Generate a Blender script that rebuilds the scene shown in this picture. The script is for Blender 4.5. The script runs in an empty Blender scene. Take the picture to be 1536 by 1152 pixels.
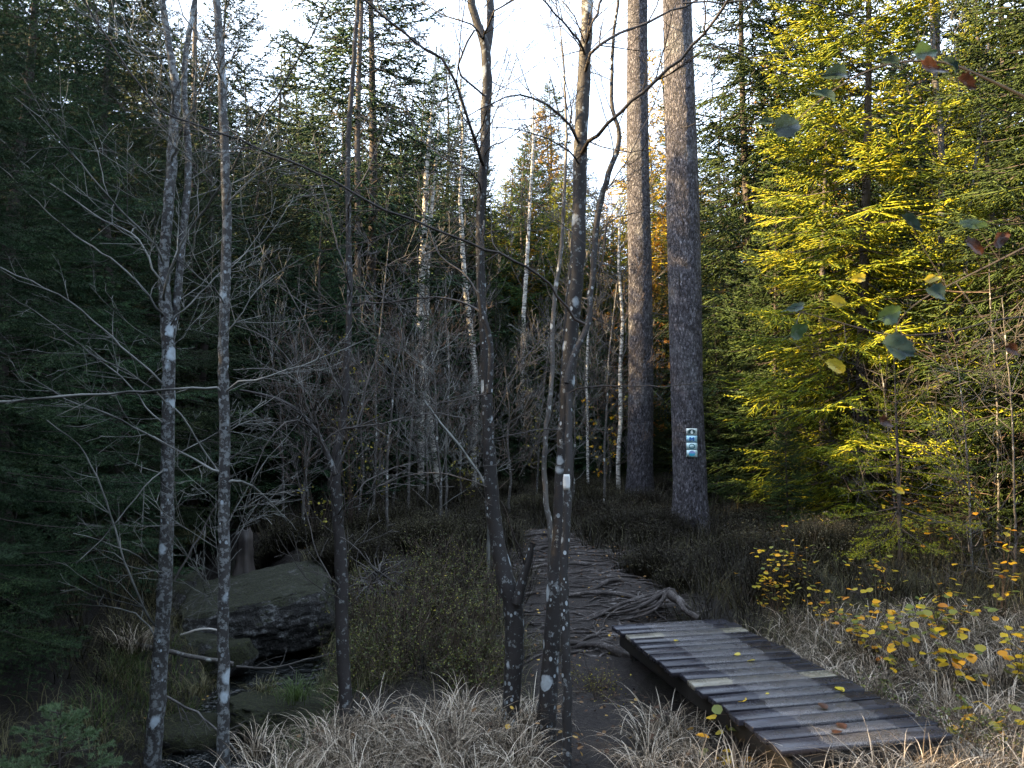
import bpy, math, random, zlib
import numpy as np
from math import radians as R
rng = np.random.default_rng(7)
random.seed(7)
scn = bpy.context.scene
COL = scn.collection

# ------------------------------------------------------------------ camera
F = 1160.0                      # focal length in photograph pixels (1536 wide)
PITCH = math.atan((640 - 576) / F)
CZ = 1.65
cp, sp = math.cos(PITCH), math.sin(PITCH)
def P(px, py, Y):
    """the place at distance Y ahead that is seen at px, py of the photograph"""
    u, v = (px - 768) / F, (576 - py) / F
    d = np.array([u, cp - sp * v, sp + cp * v])
    return np.array([0, 0, CZ]) + d * (Y / d[1])
def X(px, Y): return (px - 768) / F * Y

cam = bpy.data.cameras.new('camera'); co = bpy.data.objects.new('camera', cam); COL.objects.link(co)
co.location = (0, 0, CZ); co.rotation_euler = (math.pi / 2 + PITCH, 0, 0)
cam.sensor_width = 36; cam.lens = 36 * F / 1536; cam.clip_end = 3000; cam.clip_start = 0.05
cam.dof.use_dof = True; cam.dof.focus_distance = 9; cam.dof.aperture_fstop = 5.0
scn.camera = co

# ------------------------------------------------------------------ light
EL, AZB = 28.0, 7.0            # sun height; degrees the sun stands behind the camera's left
S = np.array([-math.cos(R(AZB)) * math.cos(R(EL)), -math.sin(R(AZB)) * math.cos(R(EL)), math.sin(R(EL))])
from mathutils import Vector, Matrix
sl = bpy.data.lights.new('sun', 'SUN'); so = bpy.data.objects.new('sun', sl); COL.objects.link(so)
so.rotation_euler = Vector(S).to_track_quat('Z', 'Y').to_euler()
sl.energy = 5.0; sl.angle = R(0.5); sl.color = (1, .71, .36)
w = bpy.data.worlds.new('World'); scn.world = w; w.use_nodes = True
nt = w.node_tree; nt.nodes.clear()
sky = nt.nodes.new('ShaderNodeTexSky'); sky.sky_type = 'NISHITA'; sky.sun_disc = False
sky.sun_elevation = R(EL); sky.sun_rotation = math.atan2(S[0], S[1]); sky.dust_density = 3.0; sky.altitude = 300
bg = nt.nodes.new('ShaderNodeBackground'); bg.inputs[1].default_value = 0.098
wo = nt.nodes.new('ShaderNodeOutputWorld')
tc = nt.nodes.new('ShaderNodeTexCoord'); mp = nt.nodes.new('ShaderNodeMapping'); mp.inputs['Scale'].default_value = (1, 1, 2.5)
no = nt.nodes.new('ShaderNodeTexNoise'); no.inputs['Scale'].default_value = 1.6; no.inputs['Detail'].default_value = 6
rp = nt.nodes.new('ShaderNodeValToRGB'); rp.color_ramp.elements[0].position = .3; rp.color_ramp.elements[1].position = .58
mx = nt.nodes.new('ShaderNodeMix'); mx.data_type = 'RGBA'
nt.links.new(tc.outputs['Generated'], mp.inputs[0]); nt.links.new(mp.outputs[0], no.inputs['Vector'])
nt.links.new(no.outputs[0], rp.inputs[0]); nt.links.new(rp.outputs[0], mx.inputs[0])
nt.links.new(sky.outputs[0], mx.inputs[6]); mx.inputs[7].default_value = (4.0, 4.8, 6.0, 1)
nt.links.new(mx.outputs[2], bg.inputs[0]); nt.links.new(bg.outputs[0], wo.inputs[0])
vs = scn.view_settings
scn.display_settings.display_device = 'sRGB'; vs.view_transform = 'Standard'; vs.look = 'None'; vs.gamma = 1; vs.exposure = 2.72
scn.render.engine = 'CYCLES'
cy = scn.cycles
cy.max_bounces = 4; cy.diffuse_bounces = 2; cy.glossy_bounces = 2; cy.transmission_bounces = 2; cy.transparent_max_bounces = 4
cy.use_denoising = True
try: cy.denoiser = 'OPENIMAGEDENOISE'
except Exception: pass
cy.caustics_reflective = False; cy.caustics_refractive = False
cy.sample_clamp_indirect = 3

# ------------------------------------------------------------------ materials
def nmat(name):
    m = bpy.data.materials.new(name); m.use_nodes = True
    t = m.node_tree; b = t.nodes['Principled BSDF']
    return m, t, b
def ramp(t, stops):
    r = t.nodes.new('ShaderNodeValToRGB'); e = r.color_ramp.elements
    while len(e) < len(stops): e.new(.5)
    for el, (p, c) in zip(e, stops):
        el.position = p; el.color = (*c, 1)
    return r
def noise(t, scale, detail=4, rough=.55, vec=None, stretch=None, coord='Object'):
    n = t.nodes.new('ShaderNodeTexNoise'); n.inputs['Scale'].default_value = scale
    n.inputs['Detail'].default_value = detail; n.inputs['Roughness'].default_value = rough
    if vec is None:
        c = t.nodes.new('ShaderNodeTexCoord'); vec = c.outputs[coord]
    if stretch:
        mp = t.nodes.new('ShaderNodeMapping'); mp.inputs['Scale'].default_value = stretch
        t.links.new(vec, mp.inputs[0]); vec = mp.outputs[0]
    t.links.new(vec, n.inputs['Vector']); return n
def voro(t, scale, stretch=None, feature='F1', coord='Object'):
    n = t.nodes.new('ShaderNodeTexVoronoi'); n.inputs['Scale'].default_value = scale; n.feature = feature
    c = t.nodes.new('ShaderNodeTexCoord'); vec = c.outputs[coord]
    if stretch:
        mp = t.nodes.new('ShaderNodeMapping'); mp.inputs['Scale'].default_value = stretch
        t.links.new(vec, mp.inputs[0]); vec = mp.outputs[0]
    t.links.new(vec, n.inputs['Vector']); return n
def mix(t, fac, a, b, mode='MIX'):
    n = t.nodes.new('ShaderNodeMix'); n.data_type = 'RGBA'; n.blend_type = mode
    if isinstance(fac, (int, float)): n.inputs[0].default_value = fac
    else: t.links.new(fac, n.inputs[0])
    for i, v in ((6, a), (7, b)):
        if isinstance(v, tuple): n.inputs[i].default_value = (*v, 1)
        else: t.links.new(v, n.inputs[i])
    return n.outputs[2]
def bump(t, b, h, strength, dist=.02):
    n = t.nodes.new('ShaderNodeBump'); n.inputs['Strength'].default_value = strength; n.inputs['Distance'].default_value = dist
    t.links.new(h, n.inputs['Height']); t.links.new(n.outputs[0], b.inputs['Normal'])
def math_(t, op, a, b=None):
    n = t.nodes.new('ShaderNodeMath'); n.operation = op
    for i, v in ((0, a), (1, b)):
        if v is None: continue
        if isinstance(v, (int, float)): n.inputs[i].default_value = v
        else: t.links.new(v, n.inputs[i])
    return n.outputs[0]

def leaf_mat(name, stops, rough=.6, transl=.3, objvar=0.0, patch=0.0, spec=.3):
    """thin leaf: colour differs from leaf to leaf"""
    m, t, b = nmat(name)
    g = t.nodes.new('ShaderNodeNewGeometry')
    r = ramp(t, stops)
    fac = g.outputs['Random Per Island']
    if patch:
        n = noise(t, patch, 2)
        fac = math_(t, 'ADD', math_(t, 'MULTIPLY', fac, .55), math_(t, 'MULTIPLY', math_(t, 'SUBTRACT', n.outputs[0], .28), 1.0))
    t.links.new(fac, r.inputs[0])
    c = r.outputs[0]
    if objvar:
        oi = t.nodes.new('ShaderNodeObjectInfo')
        h = t.nodes.new('ShaderNodeHueSaturation')
        t.links.new(c, h.inputs['Color'])
        t.links.new(math_(t, 'ADD', math_(t, 'MULTIPLY', oi.outputs['Random'], objvar * .16), .5 - objvar * .08), h.inputs['Hue'])
        t.links.new(math_(t, 'ADD', math_(t, 'MULTIPLY', oi.outputs['Random'], objvar), 1 - objvar / 2), h.inputs['Value'])
        c = h.outputs[0]
    t.links.new(c, b.inputs['Base Color']); b.inputs['Roughness'].default_value = rough
    b.inputs['Specular IOR Level'].default_value = spec
    if transl:
        tr = t.nodes.new('ShaderNodeBsdfTranslucent'); t.links.new(c, tr.inputs[0])
        ms = t.nodes.new('ShaderNodeMixShader'); ms.inputs[0].default_value = transl
        t.links.new(b.outputs[0], ms.inputs[1]); t.links.new(tr.outputs[0], ms.inputs[2])
        t.links.new(ms.outputs[0], t.nodes['Material Output'].inputs[0])
    return m

M = {}
M['needles'] = leaf_mat('dark_needles', [(0, (.006, .013, .008)), (.35, (.018, .036, .018)), (.7, (.045, .085, .036)), (1, (.13, .19, .07))], .6, .12, .5, 1.1, .2)  # shade and lit highlights are put into the spread of needle colours
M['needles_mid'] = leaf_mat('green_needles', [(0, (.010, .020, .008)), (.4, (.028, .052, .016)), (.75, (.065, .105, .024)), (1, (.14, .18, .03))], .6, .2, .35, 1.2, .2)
M['needles_sun_tint'] = leaf_mat('sun_tinted_yellow_needles', [(0, (.045, .085, .014)), (.3, (.11, .17, .016)), (.6, (.30, .34, .016)), (1, (.58, .50, .018))], .5, .25, .1, 1.3)  # the sun's yellow light is put into the needle colour
M['needles_sun_amber'] = leaf_mat('sun_tinted_amber_needles', [(0, (.18, .11, .012)), (.5, (.46, .29, .015)), (1, (.68, .44, .02))], .5, .3, .3)  # golden sunlight on centre and far trees, put into the needle colour
M['needles_near'] = leaf_mat('near_needles', [(0, (.05, .09, .045)), (1, (.15, .22, .10))], .45, .15)
M['heather'] = leaf_mat('heather_stems', [(0, (.006, .005, .004)), (.5, (.026, .021, .014)), (.78, (.065, .062, .028)), (1, (.32, .26, .17))], .75, .1, 0, .35)
M['drygrass'] = leaf_mat('pale_dry_blades', [(0, (.015, .011, .007)), (.4, (.09, .068, .045)), (.72, (.40, .32, .23)), (1, (.90, .80, .66))], .6, .3)
M['darkgrass'] = leaf_mat('green_brown_blades', [(0, (.03, .03, .012)), (.5, (.09, .085, .035)), (1, (.25, .22, .12))], .6, .25)
M['greengrass'] = leaf_mat('green_blades', [(0, (.03, .05, .012)), (1, (.10, .15, .04))], .6, .3)
M['yleaf'] = leaf_mat('yellow_leaves', [(0, (.12, .17, .05)), (.3, (.35, .30, .03)), (.6, (.72, .47, .02)), (.85, (.80, .38, .02)), (1, (.5, .16, .02))], .4, .35)
M['gleaf'] = leaf_mat('small_green_leaves', [(0, (.03, .045, .012)), (.6, (.08, .10, .025)), (1, (.25, .24, .05))], .4, .3)
M['olive'] = leaf_mat('olive_leaves', [(0, (.10, .10, .02)), (.6, (.26, .24, .04)), (1, (.55, .44, .05))], .4, .35)
M['orangeleaf'] = leaf_mat('orange_leaves', [(0, (.25, .08, .02)), (.5, (.45, .18, .03)), (1, (.65, .35, .04))], .5, .4)
M['brownleaf'] = leaf_mat('fallen_leaves', [(0, (.025, .014, .008)), (.6, (.09, .045, .022)), (.9, (.30, .18, .08)), (1, (.65, .42, .06))], .6, .2)
def plain(name, c, rough=.6):
    m, t, b = nmat(name); b.inputs['Base Color'].default_value = (*c, 1); b.inputs['Roughness'].default_value = rough
    return m
def solid_leaf(name, c1, c2, tr=.3):
    m, t, b = nmat(name)
    n = noise(t, 60, 4); r = ramp(t, [(.35, c1), (.65, c2)]); t.links.new(n.outputs[0], r.inputs[0])
    tcl = t.nodes.new('ShaderNodeTexCoord'); sx = t.nodes.new('ShaderNodeSeparateXYZ'); t.links.new(tcl.outputs['Object'], sx.inputs[0]); az_ = math_(t, 'ABSOLUTE', sx.outputs[2])
    vn = math_(t, 'SINE', math_(t, 'MULTIPLY', math_(t, 'SUBTRACT', sx.outputs[0], math_(t, 'MULTIPLY', az_, .8)), 900))
    vm = math_(t, 'MAXIMUM', math_(t, 'GREATER_THAN', vn, .90), math_(t, 'LESS_THAN', az_, .0007))
    n5 = noise(t, 110, 4, .7); bl_ = math_(t, 'GREATER_THAN', n5.outputs[0], .64)
    cc = mix(t, math_(t, 'MULTIPLY', vm, .35), r.outputs[0], tuple(min(1, q * 2.2 + .02) for q in c2)); cc = mix(t, math_(t, 'MULTIPLY', bl_, .8), cc, (.05, .025, .012))
    t.links.new(cc, b.inputs['Base Color']); b.inputs['Roughness'].default_value = .35
    trn = t.nodes.new('ShaderNodeBsdfTranslucent'); t.links.new(cc, trn.inputs[0])
    ms = t.nodes.new('ShaderNodeMixShader'); ms.inputs[0].default_value = tr
    t.links.new(b.outputs[0], ms.inputs[1]); t.links.new(trn.outputs[0], ms.inputs[2])
    t.links.new(ms.outputs[0], t.nodes['Material Output'].inputs[0])
    return m
M['lf_green'] = solid_leaf('green_leaf', (.045, .085, .03), (.07, .12, .04))
M['lf_dark'] = solid_leaf('dark_green_leaf', (.015, .03, .02), (.04, .07, .06))
M['lf_blue'] = solid_leaf('sheen_leaf', (.045, .085, .07), (.08, .125, .11))
M['lf_brown'] = solid_leaf('brown_leaf', (.035, .016, .010), (.10, .042, .024))
M['lf_yellow'] = solid_leaf('yellow_leaf', (.5, .38, .03), (.65, .5, .05))

def bark_smooth(name, dark, light, spots, spot_amt, spot_scale=9.0, tint=(.30, .33, .34), mott=.57):
    """smooth bark with round pale lichen blotches"""
    m, t, b = nmat(name)
    n = noise(t, 7, 6, .65, stretch=(1, 1, .35)); r = ramp(t, [(.3, dark), (.7, light)]); t.links.new(n.outputs[0], r.inputs[0])
    v = voro(t, spot_scale, (1, 1, .8)); n2 = noise(t, 30, 3)
    wob = math_(t, 'ADD', v.outputs['Distance'], math_(t, 'MULTIPLY', math_(t, 'SUBTRACT', n2.outputs[0], .5), .35))
    sep = t.nodes.new('ShaderNodeSeparateColor'); t.links.new(v.outputs['Color'], sep.inputs[0])
    size = math_(t, 'MULTIPLY', math_(t, 'SUBTRACT', sep.outputs[0], 1 - spot_amt), 1.1)
    mr_ = t.nodes.new('ShaderNodeMapRange'); mr_.inputs[1].default_value = -.02; mr_.inputs[2].default_value = .09; t.links.new(math_(t, 'SUBTRACT', size, wob), mr_.inputs[0]); msk = math_(t, 'MULTIPLY', mr_.outputs[0], math_(t, 'ADD', n2.outputs[0], .35))
    n3 = noise(t, 26, 5, .7); r3 = ramp(t, [(mott, (0, 0, 0)), (mott + .06, (1, 1, 1))]); t.links.new(n3.outputs[0], r3.inputs[0])
    c = mix(t, math_(t, 'MULTIPLY', r3.outputs[0], .55), r.outputs[0], tint)
    nl = noise(t, 2.6, 3); rn = ramp(t, [(.44, (.4, .4, .4)), (.56, (1, 1, 1))]); t.links.new(nl.outputs[0], rn.inputs[0])
    c = mix(t, msk, c, spots)
    v2 = voro(t, 34, (1, 1, .7)); s2 = t.nodes.new('ShaderNodeSeparateColor'); t.links.new(v2.outputs['Color'], s2.inputs[0])
    m2 = math_(t, 'GREATER_THAN', math_(t, 'MULTIPLY', math_(t, 'SUBTRACT', s2.outputs[1], 1 - spot_amt), .95), v2.outputs['Distance'])
    c = mix(t, math_(t, 'MULTIPLY', math_(t, 'MULTIPLY', m2, .8), rn.outputs[0]), c, spots)
    t.links.new(c, b.inputs['Base Color']); b.inputs['Roughness'].default_value = .7
    nb = noise(t, 45, 5, .6, stretch=(1, 1, .5)); bump(t, b, nb.outputs[0], .5, .006)
    return m
M['alder'] = bark_smooth('alder_bark', (.010, .009, .009), (.032, .028, .028), (.46, .52, .56), .42)
M['alder_pale'] = bark_smooth('grey_rowan_bark', (.018, .017, .017), (.062, .060, .060), (.48, .56, .62), .36, 8, mott=.50)
M['alder_dark'] = bark_smooth('dark_bark', (.012, .010, .010), (.035, .030, .030), (.3, .34, .36), .10)
M['alder_thin'] = bark_smooth('thin_bark', (.035, .032, .03), (.12, .11, .10), (.5, .52, .5), .38, 14)
def birch():
    m, t, b = nmat('birch_bark')
    n = noise(t, 6, 5, .7, stretch=(1, 1, 3.5)); r = ramp(t, [(.40, (.04, .035, .03)), (.5, (.48, .46, .42)), (.62, (.80, .77, .70))])
    t.links.new(n.outputs[0], r.inputs[0]); t.links.new(r.outputs[0], b.inputs['Base Color']); b.inputs['Roughness'].default_value = .7
    return m
M['birch'] = birch()
def twigm(name, c1, c2):
    m, t, b = nmat(name)
    n = noise(t, 3.5, 3); r = ramp(t, [(.35, c1), (.65, c2)]); t.links.new(n.outputs[0], r.inputs[0])
    t.links.new(r.outputs[0], b.inputs['Base Color']); b.inputs['Roughness'].default_value = .65
    return m
M['twig_pale'] = twigm('pale_twigs', (.03, .031, .028), (.22, .225, .21))
M['twig_mid'] = twigm('grey_twigs', (.025, .022, .021), (.13, .12, .112))
M['twig_dark'] = twigm('dark_twigs', (.02, .016, .015), (.06, .05, .045))
M['twig_brown'] = twigm('brown_twigs', (.04, .027, .02), (.12, .08, .06))
M['deadwood'] = twigm('barkless_wood', (.30, .28, .25), (.55, .52, .48))
def pine():
    m, t, b = nmat('scaly_spruce_bark')
    nw = noise(t, 9, 3); 
    v = voro(t, 60, (1, 1, .38)); n = noise(t, 70, 5, .75, stretch=(1, 1, .45)); n1 = noise(t, 2.2, 4); n4 = noise(t, 20, 5, .7, stretch=(1, 1, .5))
    sep = t.nodes.new('ShaderNodeSeparateColor'); t.links.new(v.outputs['Color'], sep.inputs[0])
    r = ramp(t, [(.25, (.014, .012, .015)), (.42, (.046, .042, .052)), (.58, (.105, .100, .120)), (.8, (.32, .315, .345))])
    k = math_(t, 'ADD', math_(t, 'MULTIPLY', sep.outputs[0], .28), math_(t, 'ADD', math_(t, 'MULTIPLY', n.outputs[0], .5), math_(t, 'MULTIPLY', math_(t, 'SUBTRACT', n4.outputs[0], .35), .75)))
    t.links.new(k, r.inputs[0])
    tcx = t.nodes.new('ShaderNodeTexCoord'); mpx = t.nodes.new('ShaderNodeMapping'); mpx.inputs['Scale'].default_value = (1, 1, .45); t.links.new(tcx.outputs['Object'], mpx.inputs[0])
    dst = t.nodes.new('ShaderNodeVectorMath'); dst.operation = 'MULTIPLY_ADD'; nd = noise(t, 14, 4, .7); t.links.new(nd.outputs['Color'], dst.inputs[0]); dst.inputs[1].default_value = (.09, .09, .09); t.links.new(mpx.outputs[0], dst.inputs[2])
    vc = t.nodes.new('ShaderNodeTexVoronoi'); vc.feature = 'DISTANCE_TO_EDGE'; vc.inputs['Scale'].default_value = 20; t.links.new(dst.outputs[0], vc.inputs['Vector'])
    crk = ramp(t, [(.0, (.45, .45, .45)), (.10, (1, 1, 1))]); t.links.new(vc.outputs['Distance'], crk.inputs[0])
    rl = ramp(t, [(.52, (0, 0, 0)), (.7, (.4, .4, .4))]); t.links.new(n1.outputs[0], rl.inputs[0])
    c = mix(t, rl.outputs[0], r.outputs[0], (.24, .25, .26)); c = mix(t, 1.0, c, crk.outputs[0], 'MULTIPLY')
    t.links.new(c, b.inputs['Base Color']); b.inputs['Roughness'].default_value = .85
    bump(t, b, math_(t, 'ADD', math_(t, 'ADD', k, math_(t, 'MULTIPLY', v.outputs['Distance'], -.8)), math_(t, 'MULTIPLY', crk.outputs[0], 1.0)), 1.0, .03)
    return m
M['pine'] = pine()
def spruce_bark():
    m, t, b = nmat('spruce_bark')
    n = noise(t, 18, 5, .7, stretch=(1, 1, .5)); r = ramp(t, [(.3, (.025, .02, .018)), (.7, (.085, .07, .062))]); t.links.new(n.outputs[0], r.inputs[0])
    t.links.new(r.outputs[0], b.inputs['Base Color']); b.inputs['Roughness'].default_value = .85; bump(t, b, n.outputs[0], .7, .01)
    return m
M['spruce_bark'] = spruce_bark()
def soil():
    m, t, b = nmat('forest_soil')
    n = noise(t, 1.4, 8, .7); n2 = noise(t, 40, 6, .75); n3 = noise(t, .8, 5, .6)
    r = ramp(t, [(.3, (.010, .008, .006)), (.55, (.022, .017, .013)), (.75, (.045, .037, .03))]); t.links.new(n2.outputs[0], r.inputs[0])
    rm = ramp(t, [(.5, (0, 0, 0)), (.62, (1, 1, 1))]); t.links.new(n3.outputs[0], rm.inputs[0])
    gm = ramp(t, [(.35, (.010, .014, .004)), (.7, (.035, .045, .010))]); t.links.new(n2.outputs[0], gm.inputs[0])
    c = mix(t, math_(t, 'MULTIPLY', rm.outputs[0], .7), r.outputs[0], gm.outputs[0])
    t.links.new(c, b.inputs['Base Color']); b.inputs['Roughness'].default_value = .95
    bump(t, b, math_(t, 'ADD', n2.outputs[0], n.outputs[0]), 1.0, .05)
    return m
M['soil'] = soil()
def pathm():
    m, t, b = nmat('trodden_earth')
    n2 = noise(t, 30, 6, .75); r = ramp(t, [(.3, (.015, .012, .011)), (.6, (.038, .03, .027)), (.8, (.08, .065, .058))]); t.links.new(n2.outputs[0], r.inputs[0])
    t.links.new(r.outputs[0], b.inputs['Base Color']); b.inputs['Roughness'].default_value = .9; bump(t, b, n2.outputs[0], 1, .04)
    return m
M['path'] = pathm()
def rootm():
    m, t, b = nmat('worn_root_wood')
    n = noise(t, 5, 6, .7); n2 = noise(t, 60, 4, .7)
    r = ramp(t, [(.3, (.012, .009, .008)), (.52, (.055, .044, .040)), (.72, (.34, .31, .30))])
    t.links.new(math_(t, 'ADD', math_(t, 'MULTIPLY', n.outputs[0], .7), math_(t, 'MULTIPLY', n2.outputs[0], .3)), r.inputs[0])
    t.links.new(r.outputs[0], b.inputs['Base Color']); b.inputs['Roughness'].default_value = .65; bump(t, b, math_(t, 'ADD', n2.outputs[0], n.outputs[0]), 1.0, .02)
    return m
M['root'] = rootm()
def rock(name, moss, cut=.5):
    m, t, b = nmat(name)
    n = noise(t, 9, 9, .8); n2 = noise(t, 45, 5, .7)
    r = ramp(t, [(.36, (.012, .012, .012)), (.52, (.06, .058, .056)), (.64, (.34, .35, .35))]); t.links.new(n.outputs[0], r.inputs[0])
    g = t.nodes.new('ShaderNodeNewGeometry'); s = t.nodes.new('ShaderNodeSeparateXYZ'); t.links.new(g.outputs['Normal'], s.inputs[0])
    n3 = noise(t, 3.2, 5, .7)
    k = math_(t, 'ADD', math_(t, 'MULTIPLY', s.outputs[2], .35), n3.outputs[0])
    rm = ramp(t, [(cut + .18, (0, 0, 0)), (cut + .26, (1, 1, 1))]); t.links.new(k, rm.inputs[0])
    gm = ramp(t, [(.35, (.008, .009, .003)), (.55, (.022, .026, .006)), (.75, (.075, .09, .012))]); t.links.new(n2.outputs[0], gm.inputs[0])
    c = mix(t, math_(t, 'MULTIPLY', rm.outputs[0], moss), r.outputs[0], gm.outputs[0])
    t.links.new(c, b.inputs['Base Color']); b.inputs['Roughness'].default_value = .85
    bump(t, b, math_(t, 'ADD', n2.outputs[0], n.outputs[0]), .9, .04)
    return m
M['rock'] = rock('lichened_rock', .85, .46); M['mossrock'] = rock('mossy_rock', 1, .25)
def moss():
    m, t, b = nmat('moss')
    n2 = noise(t, 50, 5, .8); r = ramp(t, [(.3, (.02, .03, .005)), (.6, (.06, .085, .012)), (.8, (.14, .16, .02))]); t.links.new(n2.outputs[0], r.inputs[0])
    t.links.new(r.outputs[0], b.inputs['Base Color']); b.inputs['Roughness'].default_value = .95; bump(t, b, n2.outputs[0], 1, .04)
    return m
M['moss'] = moss()
def water():
    m, t, b = nmat('stream_water'); b.inputs['Base Color'].default_value = (.012, .014, .014, 1)
    b.inputs['Roughness'].default_value = .06; b.inputs['IOR'].default_value = 1.33; b.inputs['Specular IOR Level'].default_value = .8
    n = noise(t, 9, 3); bump(t, b, n.outputs[0], 1.0, .10); return m
M['water'] = water()
def deckm(name, c1, c2, c3):
    """weathered plank; a worn wire-mesh grip strip runs down the middle of the boards"""
    m, t, b = nmat(name)
    oi = t.nodes.new('ShaderNodeObjectInfo'); tc0 = t.nodes.new('ShaderNodeTexCoord'); cb = t.nodes.new('ShaderNodeCombineXYZ')
    t.links.new(math_(t, 'MULTIPLY', oi.outputs['Random'], 37), cb.inputs[0]); t.links.new(math_(t, 'MULTIPLY', oi.outputs['Random'], 91), cb.inputs[1])
    va = t.nodes.new('ShaderNodeVectorMath'); va.operation = 'ADD'; t.links.new(tc0.outputs['Object'], va.inputs[0]); t.links.new(cb.outputs[0], va.inputs[1])
    n = noise(t, 4, 6, .7, vec=va.outputs[0], stretch=(.6, 9, 9)); n2 = noise(t, 3, 5, .7, vec=va.outputs[0])
    r = ramp(t, [(.3, c1), (.55, c2), (.75, c3)])
    t.links.new(math_(t, 'ADD', math_(t, 'MULTIPLY', n.outputs[0], .45), math_(t, 'ADD', math_(t, 'MULTIPLY', n2.outputs[0], .5), math_(t, 'MULTIPLY', math_(t, 'SUBTRACT', oi.outputs['Random'], .55), .12))), r.inputs[0])
    tc = t.nodes.new('ShaderNodeTexCoord'); sx = t.nodes.new('ShaderNodeSeparateXYZ'); t.links.new(tc.outputs['Object'], sx.inputs[0])
    inb = math_(t, 'LESS_THAN', math_(t, 'ADD', math_(t, 'ABSOLUTE', math_(t, 'SUBTRACT', sx.outputs[0], .03)), math_(t, 'MULTIPLY', n2.outputs[0], .22)), .37)
    v = voro(t, 95, (1, 1, 1), 'DISTANCE_TO_EDGE'); wire = math_(t, 'LESS_THAN', v.outputs['Distance'], .13)
    wm = math_(t, 'MULTIPLY', wire, inb)
    c = mix(t, math_(t, 'MULTIPLY', inb, .7 if 'new' in name else .35), r.outputs[0], (.030, .026, .030))
    c = mix(t, math_(t, 'MULTIPLY', wm, .8), c, (.17, .165, .17))
    t.links.new(c, b.inputs['Base Color'])
    rr = ramp(t, [(.35, (.14,) * 3), (.7, (.42,) * 3)]); t.links.new(n2.outputs[0], rr.inputs[0]); t.links.new(rr.outputs[0], b.inputs['Roughness'])
    bump(t, b, math_(t, 'ADD', n.outputs[0], wm), .5, .004)
    return m
M['deck'] = deckm('weathered_plank', (.016, .015, .020), (.040, .040, .052), (.15, .17, .215))  # the sky's bluish reflection is put into these plank tones
M['deck_new'] = deckm('new_pale_plank', (.10, .09, .07), (.27, .25, .20), (.46, .43, .36))
M['beam'] = twigm('dark_beam_wood', (.012, .011, .010), (.035, .032, .03))
M['paint'] = plain('white_paint', (.75, .78, .78), .5)

# ------------------------------------------------------------------ mesh builder
class MB:
    def __init__(s): s.v = []; s.f3 = []; s.f4 = []; s.n = 0; s.tubes = {}
    def add(s, v, f3=None, f4=None):
        v = np.asarray(v, float).reshape(-1, 3)
        if f3 is not None and len(f3): s.f3.append(np.asarray(f3, int).reshape(-1, 3) + s.n)
        if f4 is not None and len(f4): s.f4.append(np.asarray(f4, int).reshape(-1, 4) + s.n)
        s.v.append(v); s.n += len(v)
    def tube(s, pts, rad, sides=5):
        pts = np.asarray(pts, float); rad = np.broadcast_to(np.asarray(rad, float), (len(pts),))
        s.tubes.setdefault((len(pts), sides), []).append((pts, rad))
    def flush(s):
        for (n, k), L in s.tubes.items():
            Pn = np.stack([a for a, _ in L]); Rn = np.stack([b for _, b in L])          # (m,n,3)
            m = len(L)
            T = np.gradient(Pn, axis=1); T /= np.linalg.norm(T, axis=2, keepdims=True) + 1e-9
            ref = np.where(np.abs(T[:, :1, 2:3]) < .8, np.array([0, 0, 1.]), np.array([1., 0, 0]))
            A = np.cross(T, np.broadcast_to(ref, T.shape)); A /= np.linalg.norm(A, axis=2, keepdims=True) + 1e-9
            B = np.cross(T, A)
            ang = np.arange(k) / k * 2 * math.pi
            V = Pn[:, :, None] + Rn[:, :, None, None] * (A[:, :, None] * np.cos(ang)[None, None, :, None] + B[:, :, None] * np.sin(ang)[None, None, :, None])
            i = np.arange(n - 1)[:, None] * k; j = np.arange(k)[None]; j2 = (j + 1) % k
            q = np.stack([i + j, i + j2, i + k + j2, i + k + j], -1).reshape(-1, 4)
            Q = (q[None] + (np.arange(m) * n * k)[:, None, None]).reshape(-1, 4)
            s.add(V.reshape(-1, 3), None, Q)
        s.tubes = {}
    def build(s, name, mat, parent=None, smooth=True, loc=None):
        s.flush()
        v = np.concatenate(s.v) if s.v else np.zeros((0, 3))
        if loc is not None: v = v - np.asarray(loc)
        f3 = np.concatenate(s.f3) if s.f3 else np.zeros((0, 3), int)
        f4 = np.concatenate(s.f4) if s.f4 else np.zeros((0, 4), int)
        me = bpy.data.meshes.new(name)
        me.vertices.add(len(v)); me.vertices.foreach_set('co', v.astype(np.float32).ravel())
        li = np.concatenate([f3.ravel(), f4.ravel()]).astype(np.int32)
        me.loops.add(len(li)); me.loops.foreach_set('vertex_index', li)
        st = np.concatenate([np.arange(len(f3)) * 3, len(f3) * 3 + np.arange(len(f4)) * 4]).astype(np.int32)
        me.polygons.add(len(st)); me.polygons.foreach_set('loop_start', st)
        if smooth: me.polygons.foreach_set('use_smooth', np.ones(len(st), bool))
        me.update(calc_edges=True); me.validate()
        if mat is not None: me.materials.append(M[mat] if isinstance(mat, str) else mat)
        o = bpy.data.objects.new(name, me); COL.objects.link(o)
        if loc is not None: o.location = tuple(loc)
        if parent is not None: o.parent = parent
        return o

def tag(o, label=None, cat=None, group=None, kind=None):
    if label: o['label'] = label
    if cat: o['category'] = cat
    if group: o['group'] = group
    if kind: o['kind'] = kind
    return o
def empty(name, loc, label, cat, group=None, rz=0):
    o = bpy.data.objects.new(name, None); COL.objects.link(o); o.location = tuple(loc); o.rotation_euler = (0, 0, rz)
    o.empty_display_size = .1
    return tag(o, label, cat, group)
def sm(a, b, x):
    t = np.clip((x - a) / (b - a), 0, 1); return t * t * (3 - 2 * t)

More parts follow.
